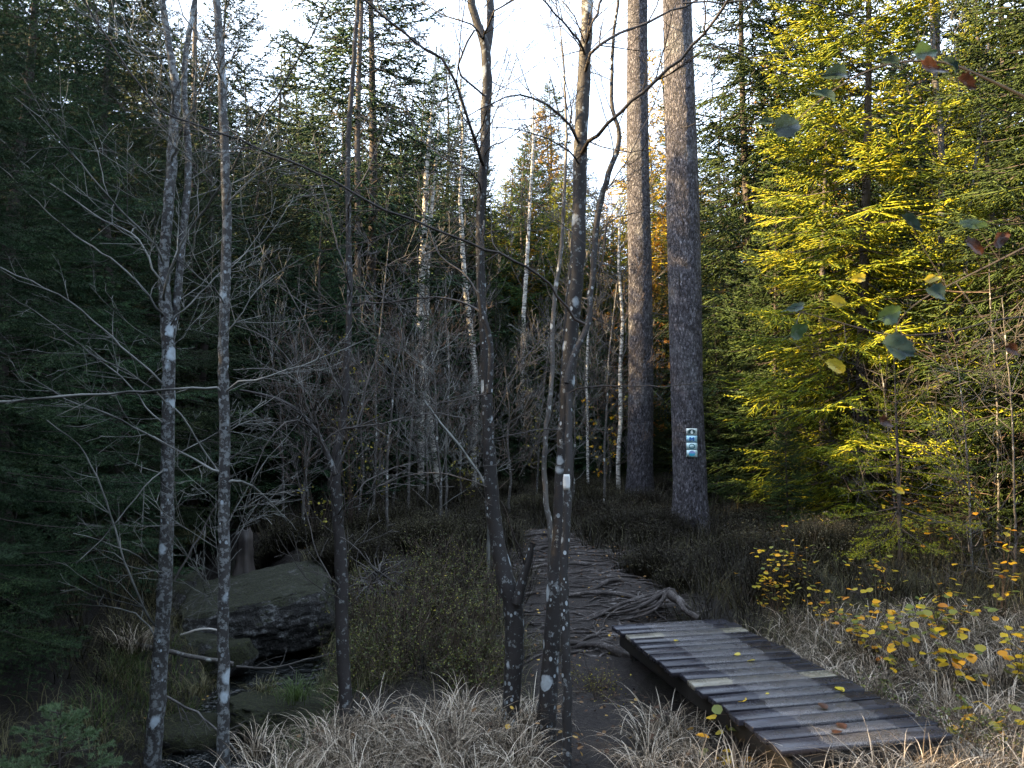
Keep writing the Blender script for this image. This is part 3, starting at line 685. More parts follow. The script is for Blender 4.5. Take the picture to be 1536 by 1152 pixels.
# T1, T2: the two thick trunks --------------------------------------------------
def big_trunk(px_pts, Y, label, seed, flare, signs=None):
    rg = np.random.default_rng(seed)
    ln = trace(px_pts, Y); gz = HH(ln[0, 0], ln[0, 1])
    root = empty('old_spruce_tree', (ln[0, 0], ln[0, 1], gz), label, 'tree')
    top = ln[-1].copy(); top2 = top.copy(); top2[2] = 21; top2[3] = .05
    full = np.vstack([ln, [top[0] - .05, top[1], 14, ln[-1, 3] * .8], top2])
    zs = np.r_[np.arange(gz - .15, gz + 1.2, .04), np.arange(gz + 1.2, 10, .06), np.arange(10, 21, .4)]
    cx, cy, rr = [np.interp(zs, full[:, 2], full[:, c]) for c in (0, 1, 3)]
    n = 64; th = np.linspace(0, 2 * math.pi, n, endpoint=False)
    lob = sum(rg.uniform(.3, 1) * np.cos(k * th + rg.uniform(0, 6)) for k in (3, 4, 5)) / 2
    fl = flare * np.exp(-(zs - gz) / .22)[:, None]
    ridg = (np.sin(th[None] * 17 + 2.0 * np.sin(zs[:, None] * 3.1) + 1.2 * np.sin(zs[:, None] * 9)) * np.sin(zs[:, None] * 31 + 3 * np.sin(th[None] * 5)) * .018
            + .02 * np.sin(th[None] * 3 + zs[:, None] * .7) + rg.normal(0, .007, (len(zs), n)))
    rad = rr[:, None] * (1 + fl * (1 + lob[None] * .8) + ridg)
    V = np.stack([cx[:, None] + rad * np.cos(th), cy[:, None] + rad * np.sin(th), np.broadcast_to(zs[:, None], rad.shape)], -1)
    m = len(zs); i = np.arange(m - 1)[:, None] * n; j = np.arange(n)[None]; j2 = (j + 1) % n
    mb = MB(); mb.add((V - np.array(root.location)).reshape(-1, 3), None, np.stack([i + j, i + j2, i + n + j2, i + n + j], -1).reshape(-1, 4))
    mb.build('trunk', 'pine', root)
    # crown far above the frame
    cm, wm, ph = PROTO['far1']; c = bpy.data.objects.new('crown', cm); COL.objects.link(c); c.parent = root
    c.location = (top[0] - ln[0, 0], top[1] - ln[0, 1], 11.5 - gz); c.scale = (.9, .9, .85)
    # dead branch stubs
    st = MB()
    for _ in range(9):
        z = rg.uniform(2.5, 9); az = rg.uniform(math.pi, 2 * math.pi) if rg.random() < .6 else rg.uniform(0, 6.28); x = np.interp(z, full[:, 2], full[:, 0]); y = np.interp(z, full[:, 2], full[:, 1]); r = np.interp(z, full[:, 2], full[:, 3])
        p = np.array([x + math.cos(az) * r * .9, y + math.sin(az) * r * .9, z]) - np.array(root.location)
        st = MB(); grow(st, p, np.array([math.cos(az), math.sin(az), rg.uniform(-.2, .2)]), rg.uniform(.1, .5), .008, 0, rg)
        st.build('dead_branch', 'twig_dark', root)
    return root, full, gz
T1, T1l, g1 = big_trunk([(960, 752, 42), (960, 700, 38), (961, 560, 37), (960, 400, 35), (957, 250, 34), (956, 120, 32), (956, 0, 30), (956, -60, 29)], 15.6, 'thick straight trunk with sun on its left side, the farther of the two big ones', 5, .22)
T2, T2l, g2 = big_trunk([(1036, 805, 52), (1035, 720, 49), (1030, 600, 47), (1027, 450, 49), (1024, 300, 49), (1020, 150, 46), (1016, 0, 43), (1014, -60, 42)], 11.2, 'thick dark grey trunk carrying the small trail markers', 6, .30)

# trail markers on T2 -----------------------------------------------------------
def markers():
    Yf = 11.2; cpt = P(1031.5, 663.5, Yf); x0 = np.interp(cpt[2], T2l[:, 2], T2l[:, 0]); r = np.interp(cpt[2], T2l[:, 2], T2l[:, 3])
    yf = Yf - math.sqrt(max(0, r * r - (cpt[0] - x0) ** 2)) - .022
    s_ = yf / F; W = 16.2 * s_; Hh = 10.35 * s_
    mats = {k: plain(k, c, .35) for k, c in dict(marker_white=(.62, .70, .68), marker_sky=(.40, .68, .82), marker_pale=(.55, .74, .76), marker_green=(.01, .05, .05), marker_blue=(.01, .11, .42), marker_teal=(.03, .17, .22), marker_aqua=(.04, .35, .50), marker_lilac=(.25, .33, .62)).items()}
    def disc(mb, cx, cz, rx, rz, dep, a0=0, a1=2 * math.pi, n=28, hole=0):
        t = np.linspace(a0, a1, n)
        o = np.stack([cx + rx * np.cos(t), np.full(n, -dep), cz + rz * np.sin(t)], 1)
        if hole:
            q = np.stack([cx + rx * hole * np.cos(t), np.full(n, -dep), cz + rz * hole * np.sin(t)], 1)
            mb.add(np.vstack([o, q]), None, [(i, i + 1, n + i + 1, n + i) for i in range(n - 1)])
        else:
            mb.add(np.vstack([o, [(cx, -dep, cz)]]), [(i, i + 1, n) for i in range(n - 1)])
    def poly(mb, pts, dep):
        mb.add([(x, -dep, z) for x, z in pts], [(0, i, i + 1) for i in range(1, len(pts) - 1)])
    spec = [('white square trail marker with a dark green oval emblem, topmost on the trunk', 'marker_white'), ('pale blue trail marker with a blue letter M', 'marker_sky'), ('pale trail marker with a teal ring', 'marker_pale'), ('lowest trail marker with a blue round emblem', 'marker_pale')]
    for i, (lab, bm_) in enumerate(spec):
        cz = cpt[2] + (1.5 - i) * (Hh + .004)
        h2 = Hh / 2; w2 = W / 2
        mb = MB(); b_ = .006; c_ = .004
        front = [(-w2 + c_, -h2), (w2 - c_, -h2), (w2, -h2 + c_), (w2, h2 - c_), (w2 - c_, h2), (-w2 + c_, h2), (-w2, h2 - c_), (-w2, -h2 + c_)]
        n = 8; v = [(x, -b_, z) for x, z in front] + [(x, 0, z) for x, z in front]
        mb.add(v, [(0, k, k + 1) for k in range(1, 7)], [(k, n + k, n + (k + 1) % n, (k + 1) % n) for k in range(n)])
        o = mb.build('trail_marker', mats[bm_], smooth=False); o.location = (cpt[0], yf, cz); o.rotation_euler = (0, R(1.5), 0)
        tag(o, lab, 'sign', 'trail markers on the thick trunk')
        mb = MB(); e = .008
        if i == 0:
            disc(mb, 0, 0, w2 * .82, h2 * .82, e); mb.build('emblem', mats['marker_green'], o, False)
            mb = MB(); disc(mb, 0, 0, w2 * .74, h2 * .74, e + .0015, hole=.93); poly(mb, [(-.012, -.028), (.016, -.028), (.02, -.006), (.006, .018), (-.004, .022), (-.018, .0)], e + .001)
            poly(mb, [(.0, .012), (.013, .024), (.006, .03), (-.004, .024)], e + .002)
            mb.build('figure', mats['marker_white'], o, False)
        elif i == 1:
            a, b2, t = .034, .026, .017
            poly(mb, [(-a, -b2), (-a + t, -b2), (-a + t, b2), (-a, b2)], e); poly(mb, [(a - t, -b2), (a, -b2), (a, b2), (a - t, b2)], e)
            poly(mb, [(-a + .004, b2), (-a + .022, b2), (.008, -.008), (-.008, -.008)], e + .001); poly(mb, [(-.008, -.008), (.008, -.008), (a - .004, b2), (a - .022, b2)], e + .002)
            mb.build('letter', mats['marker_blue'], o, False)
        elif i == 2:
            disc(mb, 0, 0, .043, .038, e, hole=.72); mb.build('ring', mats['marker_teal'], o, False)
        else:
            disc(mb, 0, .002, .047, .040, e, math.pi, 2 * math.pi); mb.build('wave', mats['marker_aqua'], o, False)
            mb = MB(); disc(mb, 0, .002, .047, .036, e, 0, math.pi); mb.build('sky_half', mats['marker_lilac'], o, False)
markers()

# foreground and middle trees ------------------------------------------------------
tree('rowan_tree', [
    ([(226, 1190, 25), (229, 1140, 25), (236, 1050, 23), (243, 950, 22), (249, 850, 20), (251, 750, 19.5), (252, 640, 19), (253, 560, 19), (252, 500, 20), (247, 440, 17), (246, 380, 16), (254, 295, 15), (259, 226, 15), (263, 160, 14), (265, 128, 13), (255, 80, 10), (243, 0, 9), (240, -60, 8)], .2),
    ([(256, 510, 12), (266, 450, 11.5), (270, 400, 11), (276, 340, 10.5), (281, 290, 10), (283, 240, 10), (279, 180, 9.5), (275, 130, 9), (281, 60, 8), (292, 0, 7), (300, -60, 6)], .15, .15)], 5.6,
    'slim grey forked tree by the stream with a white lichen patch near its foot', trunk_mat='alder_pale', twig_mat='twig_pale', seed=21,
    limbs=[([(240, 570), (174, 511), (118, 462), (66, 431), (0, 400), (-40, 380)], 5, 2, -.5, 9, .5, 1),
           ([(240, 660), (194, 636), (156, 615), (94, 601), (40, 560)], 5, 2, -.4, 8, .4, 1),
           ([(243, 378), (208, 340), (156, 292), (132, 257), (83, 205), (66, 174), (21, 146)], 5, 1.5, -.6, 9, .6, 1),
           ([(243, 430), (208, 354), (139, 323), (97, 288), (45, 257), (0, 208)], 4.5, 1.5, .5, 8, .5, 1),
           ([(243, 470), (188, 400), (121, 361), (69, 316), (0, 250)], 5, 1.5, .3, 9, .5, 1),
           ([(250, 600), (200, 560), (150, 540), (60, 470), (10, 440)], 4, 1.5, -.9, 8, .4, 1),
           ([(246, 640), (180, 560), (120, 520), (60, 500), (0, 505)], 3.5, 1.2, .5, 8, .4, 1),
           ([(229, 943), (208, 891), (180, 821), (160, 752), (140, 700), (110, 655), (70, 630)], 5, 2, -.3, 9, .5, 1),
           ([(243, 860), (215, 840), (190, 822), (150, 812), (110, 800)], 4, 1.5, -.5, 5, .35, 1),
           ([(250, 700), (200, 745), (165, 800), (120, 840)], 3, 1.2, -.6, 6, .4, 1),
           ([(243, 975), (215, 925), (185, 915), (130, 905), (85, 908)], 3.5, 1.3, .6, 3, .3, 0),
           ([(262, 150), (250, 90), (205, 60), (120, 20), (60, -30)], 5, 2, -.3, 9, .7, 2),
           ([(258, 230), (300, 130), (330, 60), (350, -20)], 5, 2, -.5, 8, .7, 2),
           ([(240, 445), (278, 350), (333, 278), (371, 212), (430, 120), (470, 50), (500, -20)], 5.5, 2.5, -.8, 12, .6, 1),
           ([(262, 598), (280, 640), (326, 705), (345, 740)], 4, 3, .3, 3, .3, 0),
           ([(258, 480), (300, 440), (340, 400), (400, 360), (440, 300)], 3.5, 1.2, .8, 8, .5, 1),
           ([(252, 690), (300, 660), (350, 640), (400, 600)], 3, 1.2, .9, 7, .4, 1)],
    auto=[(0, 26, .8, 6.5, .9, .0026, .05, 2), (1, 14, 2.5, 6.5, .8, .005, .08, 2)])
tree('rowan_tree', [
    ([(336, 1200, 18), (335, 1100, 18), (335, 1000, 17), (335, 900, 16.5), (336, 820, 16.5), (337, 740, 17), (337, 660, 16), (335, 560, 15.5), (336, 480, 15.5), (339, 400, 15), (340, 300, 14), (337, 210, 13), (333, 120, 12.5), (328, 50, 12), (325, 0, 11), (322, -60, 10)], .2)], 4.85,
    'slim straight unforked grey tree by the stream with a pale broken side branch', trunk_mat='alder_pale', twig_mat='twig_pale', seed=22,
    limbs=[([(344, 714), (365, 720), (392, 733), (410, 758), (430, 782)], 6.5, 3, .4, 3, .3, 0),
           ([(323, 706), (295, 690), (262, 674), (230, 655)], 5, 3, .2, 2, .3, 0),
           ([(334, 577), (400, 567), (460, 547), (512, 525), (560, 505)], 4.5, 1.5, .3, 8, .4, 1),
           ([(330, 578), (250, 586), (150, 591), (66, 598), (0, 602), (-60, 608)], 4.5, 6, -.3, 4, .35, 1),
           ([(342, 500), (352, 480), (380, 440), (420, 405), (470, 380)], 3, 1.2, .3, 6, .4, 1),
           ([(338, 440), (300, 420), (265, 385), (230, 370), (190, 330)], 3.5, 1.5, -.4, 6, .4, 1),
           ([(336, 650), (380, 620), (410, 640), (440, 660)], 2.5, 1, .4, 6, .3, 1),
           ([(340, 300), (372, 270), (400, 250), (440, 245)], 3, 1.2, .4, 6, .4, 1),
           ([(330, 80), (365, 120), (380, 200), (400, 270)], 3, 1.5, .3, 6, .5, 1),
           ([(333, 100), (300, 60), (270, 10), (250, -30)], 4, 2, .2, 6, .5, 2),
           ([(345, 780), (360, 750), (390, 700), (430, 660), (455, 620)], 2.6, 1, .5, 6, .3, 1)],
    auto=[(0, 34, .4, 5.5, .8, .0026, .05, 2)])
tree('alder_tree', [
    ([(522, 1098, 22), (516, 1020, 20), (513, 940, 20), (513, 860, 19), (508, 790, 17), (502, 720, 17), (505, 685, 15), (513, 640, 11), (520, 570, 10), (524, 480, 9.5), (524, 400, 9), (522, 300, 8.5), (522, 200, 8), (530, 100, 7), (537, 0, 6), (540, -60, 5)], .5),
    ([(503, 712, 10), (488, 670, 8), (470, 640, 7), (440, 608, 6), (400, 592, 4), (360, 585, 3)], .2)], 5.25,
    'crooked blackish tree with a tangle of bare twigs right of the mossy boulder', trunk_mat='alder_dark', twig_mat='twig_mid', seed=23,
    limbs=[([(490, 675), (470, 640), (470, 590), (440, 560), (400, 548), (350, 555)], 5, 1.6, -.3, 12, .45, 2),
           ([(470, 640), (440, 615), (411, 643), (390, 680), (377, 720)], 4, 1.2, -.3, 8, .4, 1),
           ([(465, 620), (450, 560), (420, 520), (395, 500), (352, 488)], 4, 1.2, .3, 10, .4, 2),
           ([(502, 700), (530, 660), (545, 600), (560, 540), (600, 470)], 4, 1.5, .5, 10, .5, 1),
           ([(510, 640), (560, 640), (610, 625), (680, 620), (720, 632)], 4, 1.5, .2, 8, .4, 1),
           ([(506, 760), (550, 740), (600, 715), (650, 705), (700, 716), (730, 730)], 3, 1.2, -.4, 9, .4, 1),
           ([(506, 790), (540, 720), (590, 700), (640, 690)], 3, 1.2, .4, 9, .4, 1),
           ([(511, 800), (560, 850), (600, 880), (640, 885)], 2.5, 1, -.3, 5, .3, 1),
           ([(516, 600), (480, 520), (455, 480), (430, 430), (395, 380)], 3.6, 1.2, .2, 9, .5, 1),
           ([(524, 420), (500, 350), (480, 250), (470, 200)], 3, 1.2, .2, 8, .5, 1),
           ([(523, 300), (560, 240), (590, 150), (600, 90)], 3, 1.2, .2, 8, .5, 1),
           ([(513, 880), (480, 850), (470, 800), (455, 760), (445, 715), (435, 660)], 3, 1.2, .3, 8, .35, 1),
           ([(514, 900), (470, 880), (440, 840), (415, 800)], 2.2, 1, -.4, 5, .3, 1)],
    auto=[(0, 30, .5, 6, .8, .0026, .04, 2)])
tree('alder_tree', [
    ([(763, 1115, 25), (764, 1085, 25), (769, 1020, 27), (773, 950, 28), (772, 910, 30), (765, 885, 30), (754, 860, 26), (747, 820, 23), (741, 780, 22), (736, 720, 20), (733, 650, 18.5), (730, 590, 17), (728, 530, 14), (723, 460, 13), (720, 400, 13.5), (721, 320, 13.5), (725, 260, 15), (728, 200, 16), (731, 120, 16), (730, 70, 15), (716, 35, 13), (706, 0, 13), (700, -60, 12)], .3),
    ([(776, 905, 18), (784, 875, 15), (790, 850, 12), (795, 832, 10), (799, 815, 9)], 0),
    ([(730, 78, 12), (737, 40, 12), (735, 0, 12), (730, -60, 11)], .1, .3),
    ([(734, 590, 10), (737, 550, 9), (738, 520, 8.5), (730, 487, 8), (720, 462, 7.5), (717, 430, 7), (719, 395, 6.5), (724, 360, 4), (726, 330, 2)], 0, -.05)], 5.15,
    'dark alder with big white lichen spots and a broken side stub', seed=24,
    limbs=[([(717, 459), (700, 452), (633, 445), (581, 454), (522, 454), (470, 470), (420, 430)], 5, 1.8, .6, 10, .5, 1),
           ([(717, 438), (703, 417), (682, 400), (650, 380), (640, 330), (615, 290)], 4.5, 1.8, .4, 8, .5, 1),
           ([(717, 226), (706, 190), (696, 167), (679, 104), (650, 80), (616, 59), (564, 17), (530, -20)], 7.5, 4, -.5, 9, .8, 2),
           ([(681, 106), (700, 62), (712, 45)], 4, 3.5, -.1, 2, .3, 0),
           ([(715, 257), (668, 240), (640, 222), (610, 170), (590, 120)], 4, 1.8, .4, 8, .6, 1),
           ([(735, 20), (755, 10), (775, -5)], 4, 3, .1, 4, .4, 1),
           ([(712, 25), (680, 30), (650, 20), (620, -10)], 3.5, 2, .3, 6, .5, 1),
           ([(736, 640), (770, 560), (800, 520), (850, 480)], 3, 1.2, .5, 7, .4, 1),
           ([(734, 590), (690, 600), (640, 602), (600, 640), (560, 700)], 2.6, 1, -.3, 8, .4, 1),
           ([(735, 215), (750, 215), (790, 190), (830, 170)], 2.6, 1.2, -.3, 6, .4, 1),
           ([(727, 330), (760, 380), (780, 300), (790, 260)], 2.2, 1, .3, 6, .4, 1),
           ([(790, 850), (772, 800), (757, 765), (750, 750)], 3.5, 2, -.2, 0, .3, 0)],
    auto=[(0, 14, 1.8, 7, .7, .0045, .08, 2), (2, 5, 5, 6.5, .8, .005, .1, 2)])
tree('alder_tree', [
    ([(819, 1118, 31), (820, 1060, 28), (825, 1000, 26), (829, 940, 23), (833, 870, 21), (837, 800, 18), (840, 720, 16), (844, 650, 17), (850, 600, 22), (853, 560, 23), (856, 500, 23), (860, 450, 25), (866, 400, 24), (869, 330, 21), (870, 260, 21), (872, 190, 21), (876, 120, 20), (879, 50, 18), (881, 0, 18), (884, -60, 17)], .25),
    ([(850, 1160, 15), (851, 1080, 14), (850, 1000, 14), (847, 930, 14), (845, 860, 13.5), (848, 800, 13), (851, 740, 13), (853, 680, 12), (854, 630, 11), (853, 590, 10)], .45, -.4, True),
    ([(850, 575, 10), (853, 548, 10), (863, 525, 9.5), (877, 505, 9), (883, 490, 8.5), (885, 450, 8.5), (890, 400, 9), (893, 345, 10), (903, 290, 9), (920, 240, 8), (934, 205, 7), (921, 178, 6.5), (916, 150, 6), (920, 60, 5), (928, 0, 4.5), (930, -50, 4)], .35, -.1)], 5.05,
    'dark two-stemmed alder with white spots and a white painted blaze', seed=25,
    limbs=[([(878, 213), (900, 196), (922, 177), (974, 128), (1024, 87), (1050, 60), (1085, 15), (1100, -15)], 9, 5, -.5, 8, .6, 1),
           ([(883, 76), (905, 62), (929, 54), (963, 35), (1024, 12), (1060, -8)], 7, 4, .3, 7, .6, 1),
           ([(885, 40), (895, 22), (905, -5)], 6, 5, .1, 3, .4, 1),
           ([(871, 60), (845, 31), (824, 10), (805, -10)], 5, 3, -.3, 5, .4, 1),
           ([(862, 191), (838, 167), (814, 153), (779, 135), (758, 142), (739, 156), (700, 175)], 6, 2, -.4, 7, .5, 1),
           ([(862, 229), (824, 207), (783, 196), (738, 191)], 4, 1.6, -.3, 6, .4, 1),
           ([(866, 30), (840, 0), (835, -30)], 3, 2, .1, 2, .3, 1),
           ([(850, 470), (835, 435), (790, 398), (706, 365), (651, 344), (564, 309), (512, 278), (417, 236), (340, 198), (280, 187), (229, 160), (187, 94), (149, 38), (121, -10)], 6, 3.2, -.7, 22, .6, 1),
           ([(1030, 78), (1048, 59), (1086, 73), (1118, 90), (1163, 83), (1200, 60)], 3.2, 1.6, .1, 4, .5, 1),
           ([(1083, 76), (1066, 115), (1074, 167), (1050, 185), (1010, 196)], 2.6, 1.6, .2, 4, .3, 1),
           ([(1024, 5), (1100, 4), (1150, -5), (1240, 8), (1290, 30), (1340, 60)], 4, 1.6, .3, 6, .4, 1),
           ([(862, 580), (900, 580), (960, 580), (1020, 580), (1060, 570)], 3, 1.4, -.4, 5, .3, 0),
           ([(903, 290), (935, 250), (960, 200), (985, 150), (1000, 100)], 3, 1.4, .3, 6, .4, 1),
           ([(918, 180), (950, 150), (1000, 90), (1020, 50)], 2.5, 1.2, .1, 5, .3, 1),
           ([(925, 225), (900, 150), (890, 115), (880, 80)], 2.5, 1.2, -.1, 4, .3, 1),
           ([(893, 345), (930, 320), (980, 318), (1030, 300)], 2.4, 1, .3, 6, .3, 1),
           ([(884, 470), (905, 480), (925, 500), (945, 520)], 2.4, 1, .2, 4, .3, 1),
           ([(888, 420), (910, 380), (905, 340), (950, 260)], 2.6, 1.1, .3, 6, .4, 1),
           ([(842, 640), (800, 645), (760, 655), (730, 660)], 2.4, 1, -.3, 6, .3, 1)],
    auto=[(0, 16, 2.3, 7, .8, .0045, .08, 2), (2, 10, 2.6, 5.8, .6, .004, .1, 2)])
# the painted blaze on the alder
def blaze():
    mb = MB(); Y = 4.98; c = P(850, 723, 4.86)
    v = []; n = 9; r = .034
    for k in range(7):
        z = (k / 6 - .5) * .095; ww = 1 - .25 * abs(k / 6 - .5) ** 2 * 4
        for i in range(n):
            a = (i / (n - 1) - .5) * 1.5 * ww; v.append((r * math.sin(a), -r * math.cos(a) + r, z))
    q = [(k * n + i, k * n + i + 1, (k + 1) * n + i + 1, (k + 1) * n + i) for k in range(6) for i in range(n - 1)]
    mb.add(v, None, q); o = mb.build('paint_blaze', 'paint'); o.location = tuple(c)
    s_ = o.modifiers.new('thick', 'SOLIDIFY'); s_.thickness = .003
    return o
bz = blaze()
def reparent(o, root):
    o.parent = root; o.location = tuple(np.array(o.location) - np.array(root.location))
alders = [o for o in bpy.data.objects if o.name.startswith('alder_tree')]
reparent(bz, [o for o in alders if 'blaze' in o['label']][0])

tree('thin_alder_tree', [([(826, 800, 8), (822, 770, 8), (817, 740, 8), (816, 690, 7.5), (819, 640, 7.5), (825, 600, 7), (829, 560, 7), (828, 500, 7), (832, 440, 6.5), (842, 380, 6), (846, 300, 5), (850, 200, 4), (846, 100, 3), (840, 40, 2)], .4)], 7.0,
     'thin leaning spotted stem just left of the blazed alder', trunk_mat='alder_thin', seed=26, auto=[(0, 16, 1.0, 7, .9, .004, .1, 2)])
tree('fallen_pole', [([(637, 601, 3), (660, 634, 3.4), (686, 664, 3.8), (710, 698, 4), (727, 723, 4.4), (733, 745, 4.6)][::-1], .6)], 8.6,
     'thin pale dead pole leaning against the spotted alder', trunk_mat='twig_pale', cat='dead branch', seed=27)
# birches
bl = [([(632, 745, 11), (631, 690, 10), (632, 620, 10), (634, 560, 11), (630, 480, 11), (633, 400, 10.5), (637, 330, 9), (640, 250, 7), (650, 150, 5), (655, 70, 3)], 17.5, 'double white birch nearest the middle, left one of the white trunks', 1),
      ([(712, 715, 9), (710, 680, 9), (713, 620, 9.5), (713, 560, 9), (707, 500, 9), (699, 440, 8), (694, 380, 7), (690, 300, 6), (695, 200, 4), (690, 120, 2.5)], 19.5, 'white birch bending left, between the double birch and the spotted alder', 0),
      ([(784, 712, 7.5), (784, 640, 7.5), (783, 560, 7), (785, 480, 6.5), (790, 400, 6), (794, 320, 5), (800, 220, 4), (800, 140, 2)], 21.5, 'slender white birch between the two centre alders', 0),
      ([(928, 742, 7), (927, 690, 6.5), (931, 630, 6), (930, 560, 6), (934, 480, 5), (928, 400, 4), (930, 300, 3)], 17, 'small white birch left of the sun-streaked trunk', 0),
      ([(882, 726, 4), (881, 650, 4), (880, 560, 3.5), (884, 450, 3), (890, 350, 2)], 17.5, 'very thin grey sapling pole right of the blazed alder', 0),
      ([(1235, 735, 10), (1234, 650, 9.5), (1233, 560, 9), (1232, 480, 8.5), (1234, 400, 8), (1236, 300, 6), (1240, 200, 4)], 14.5, 'brown bare pole trunk under the yellow sunlit spruce', 2),
      ([(1270, 715, 6.5), (1269, 640, 6), (1269, 560, 5.5), (1270, 460, 5), (1268, 380, 4)], 16, 'thinner brown bare pole beside the larger one', 2),
      ([(1404, 760, 13), (1404, 500, 12), (1404, 300, 12), (1404, 100, 11), (1404, 0, 11), (1404, -60, 10)], 19, 'straight brown trunk whose top shows at the upper right', 2),
      ([(540, 735, 10), (538, 600, 10), (537, 450, 10), (537, 340, 9.5), (536, 220, 9), (538, 120, 8), (542, 20, 7), (543, -40, 6)], 16.5, 'straight grey conifer trunk behind the crooked black tree', 2),
      ([(292, 735, 9), (291, 500, 9), (291, 300, 9), (290, 180, 8), (292, 80, 7), (293, -30, 6)], 13.5, 'grey trunk glinting with sun behind the left forked tree', 2)]
for i, (pts, Y, lab, k) in enumerate(bl):
    st = [(pts, .2)]
    if i == 0: st.append(([(656, 745, 9), (654, 700, 9), (648, 650, 9), (640, 600, 9), (637, 540, 9), (640, 460, 8), (642, 380, 7), (650, 280, 5), (660, 180, 3)], .2, .3, True))
    zt = P(pts[-1][0], pts[-1][1], Y)[2]
    n = {0: 26, 1: 30, 2: 8}[k] if Y > 16.9 or k == 2 else 26
    tree(['birch_tree', 'birch_tree', 'bare_trunk_tree'][k], st, Y, lab, trunk_mat='birch' if k < 2 else 'spruce_bark', twig_mat='twig_mid' if k < 2 else 'twig_brown', seed=40 + i, rmin=.005,
         auto=[(0, n + 8, 1.5 if k < 2 else .8, zt, 2.0 if k < 2 else 1.0, .010, .22 if k < 2 else -.03, 2 if k < 2 else 1)])
# thicket of bare saplings in front of the birches
thk = [(560, 12), (590, 14.5), (612, 12.5), (670, 13), (690, 15), (745, 14), (765, 12.5), (805, 16), (640, 15), (720, 17), (860, 15), (905, 14.5), (915, 18), (960, 20), (455, 11), (462, 12.2), (425, 12), (540, 13.2), (580, 10.8), (660, 11.2)]
for i, (px, Y) in enumerate(thk):
    h = rng.uniform(2.2, 4.6); zt = 640 - (h - CZ) / F * 0
    py0 = 640 + (CZ - HH(X(px, Y), Y)) / Y * F; pts = []
    lean = rng.uniform(-30, 30) * 12 / Y
    for k in range(8):
        t = k / 7; pts.append((px + lean * t * t + rng.normal(0, 2), py0 - t * h / Y * F, (4.2 - 3.2 * t) * 12 / Y + .6))
    tree('bare_sapling', [(pts, rng.uniform(-.3, .3))], Y, 'bare grey sapling in the twiggy thicket around the birches', 'bare saplings of the thicket', trunk_mat='alder_thin', twig_mat=['twig_mid', 'twig_pale', 'twig_brown'][i % 3], cat='sapling', seed=70 + i, rmin=.0035,
         auto=[(0, 20, .5, h, 1.3, .005, .14, 2)])
# right slim tree
tree('aspen_tree', [
    ([(1407, 782, 14), (1410, 740, 13), (1414, 700, 12.5), (1419, 640, 12.5), (1424, 580, 12), (1424, 540, 12), (1417, 500, 11), (1412, 440, 10), (1412, 330, 9.5), (1413, 250, 9), (1410, 170, 8), (1403, 120, 7), (1398, 40, 6), (1396, -40, 5)], .2),
    ([(1426, 560, 7), (1436, 510, 7), (1446, 450, 6.5), (1449, 380, 6), (1455, 300, 5.5), (1470, 200, 5), (1480, 100, 4), (1490, 0, 3)], .3)], 12.0,
    'slim grey aspen standing in the heather at the right, branching at eye height', trunk_mat='alder_thin', twig_mat='twig_mid', seed=31, rmin=.003,
    limbs=[([(1413, 400), (1399, 380), (1364, 351), (1336, 312), (1281, 271), (1250, 240), (1215, 205)], 5, 1.8, -.6, 9, .7, 1),
           ([(1420, 545), (1400, 520), (1390, 500), (1350, 486), (1300, 490)], 3.5, 1.4, -.4, 6, .5, 1),
           ([(1440, 480), (1475, 450), (1510, 440), (1550, 400)], 3.5, 2, -.3, 6, .5, 1),
           ([(1425, 640), (1480, 650), (1540, 655)], 2.5, 1.5, -.8, 8, .5, 1),
           ([(1418, 560), (1370, 580), (1330, 600), (1290, 590)], 2.5, 1.2, -.3, 6, .4, 1),
           ([(1412, 200), (1440, 140), (1430, 60), (1450, 0)], 3, 1.8, .2, 8, .7, 2),
           ([(1412, 250), (1380, 200), (1360, 120), (1330, 80)], 3, 1.5, .2, 8, .7, 2)],
    auto=[(0, 30, 1.2, 8, 1.3, .007, .06, 2), (1, 18, 3, 8, 1.0, .006, .05, 2)])
for i, (px, Y, h) in enumerate([(1500, 9.5, 3.6), (1525, 8, 3.0), (1470, 11, 4.0), (1340, 10.4, 2.5), (1290, 11.2, 2.6), (1455, 8.6, 2.4), (1540, 10.6, 4.2)]):
    py0 = 640 + (CZ - HH(X(px, Y), Y)) / Y * F
    pts = [(px + rng.normal(0, 3) - 20 * (k / 6) ** 2, py0 - k / 6 * h / Y * F, 4 - .45 * k) for k in range(7)]
    tree('bare_shrub', [(pts, 0)], Y, 'bare twiggy shrub under the spruces on the right', 'bare shrubs on the right', trunk_mat='alder_thin', twig_mat=['twig_brown', 'twig_mid'][i % 2], cat='shrub', seed=120 + i, rmin=.003,
         auto=[(0, 18, .1, h, 1.2, .006, .03, 2)])

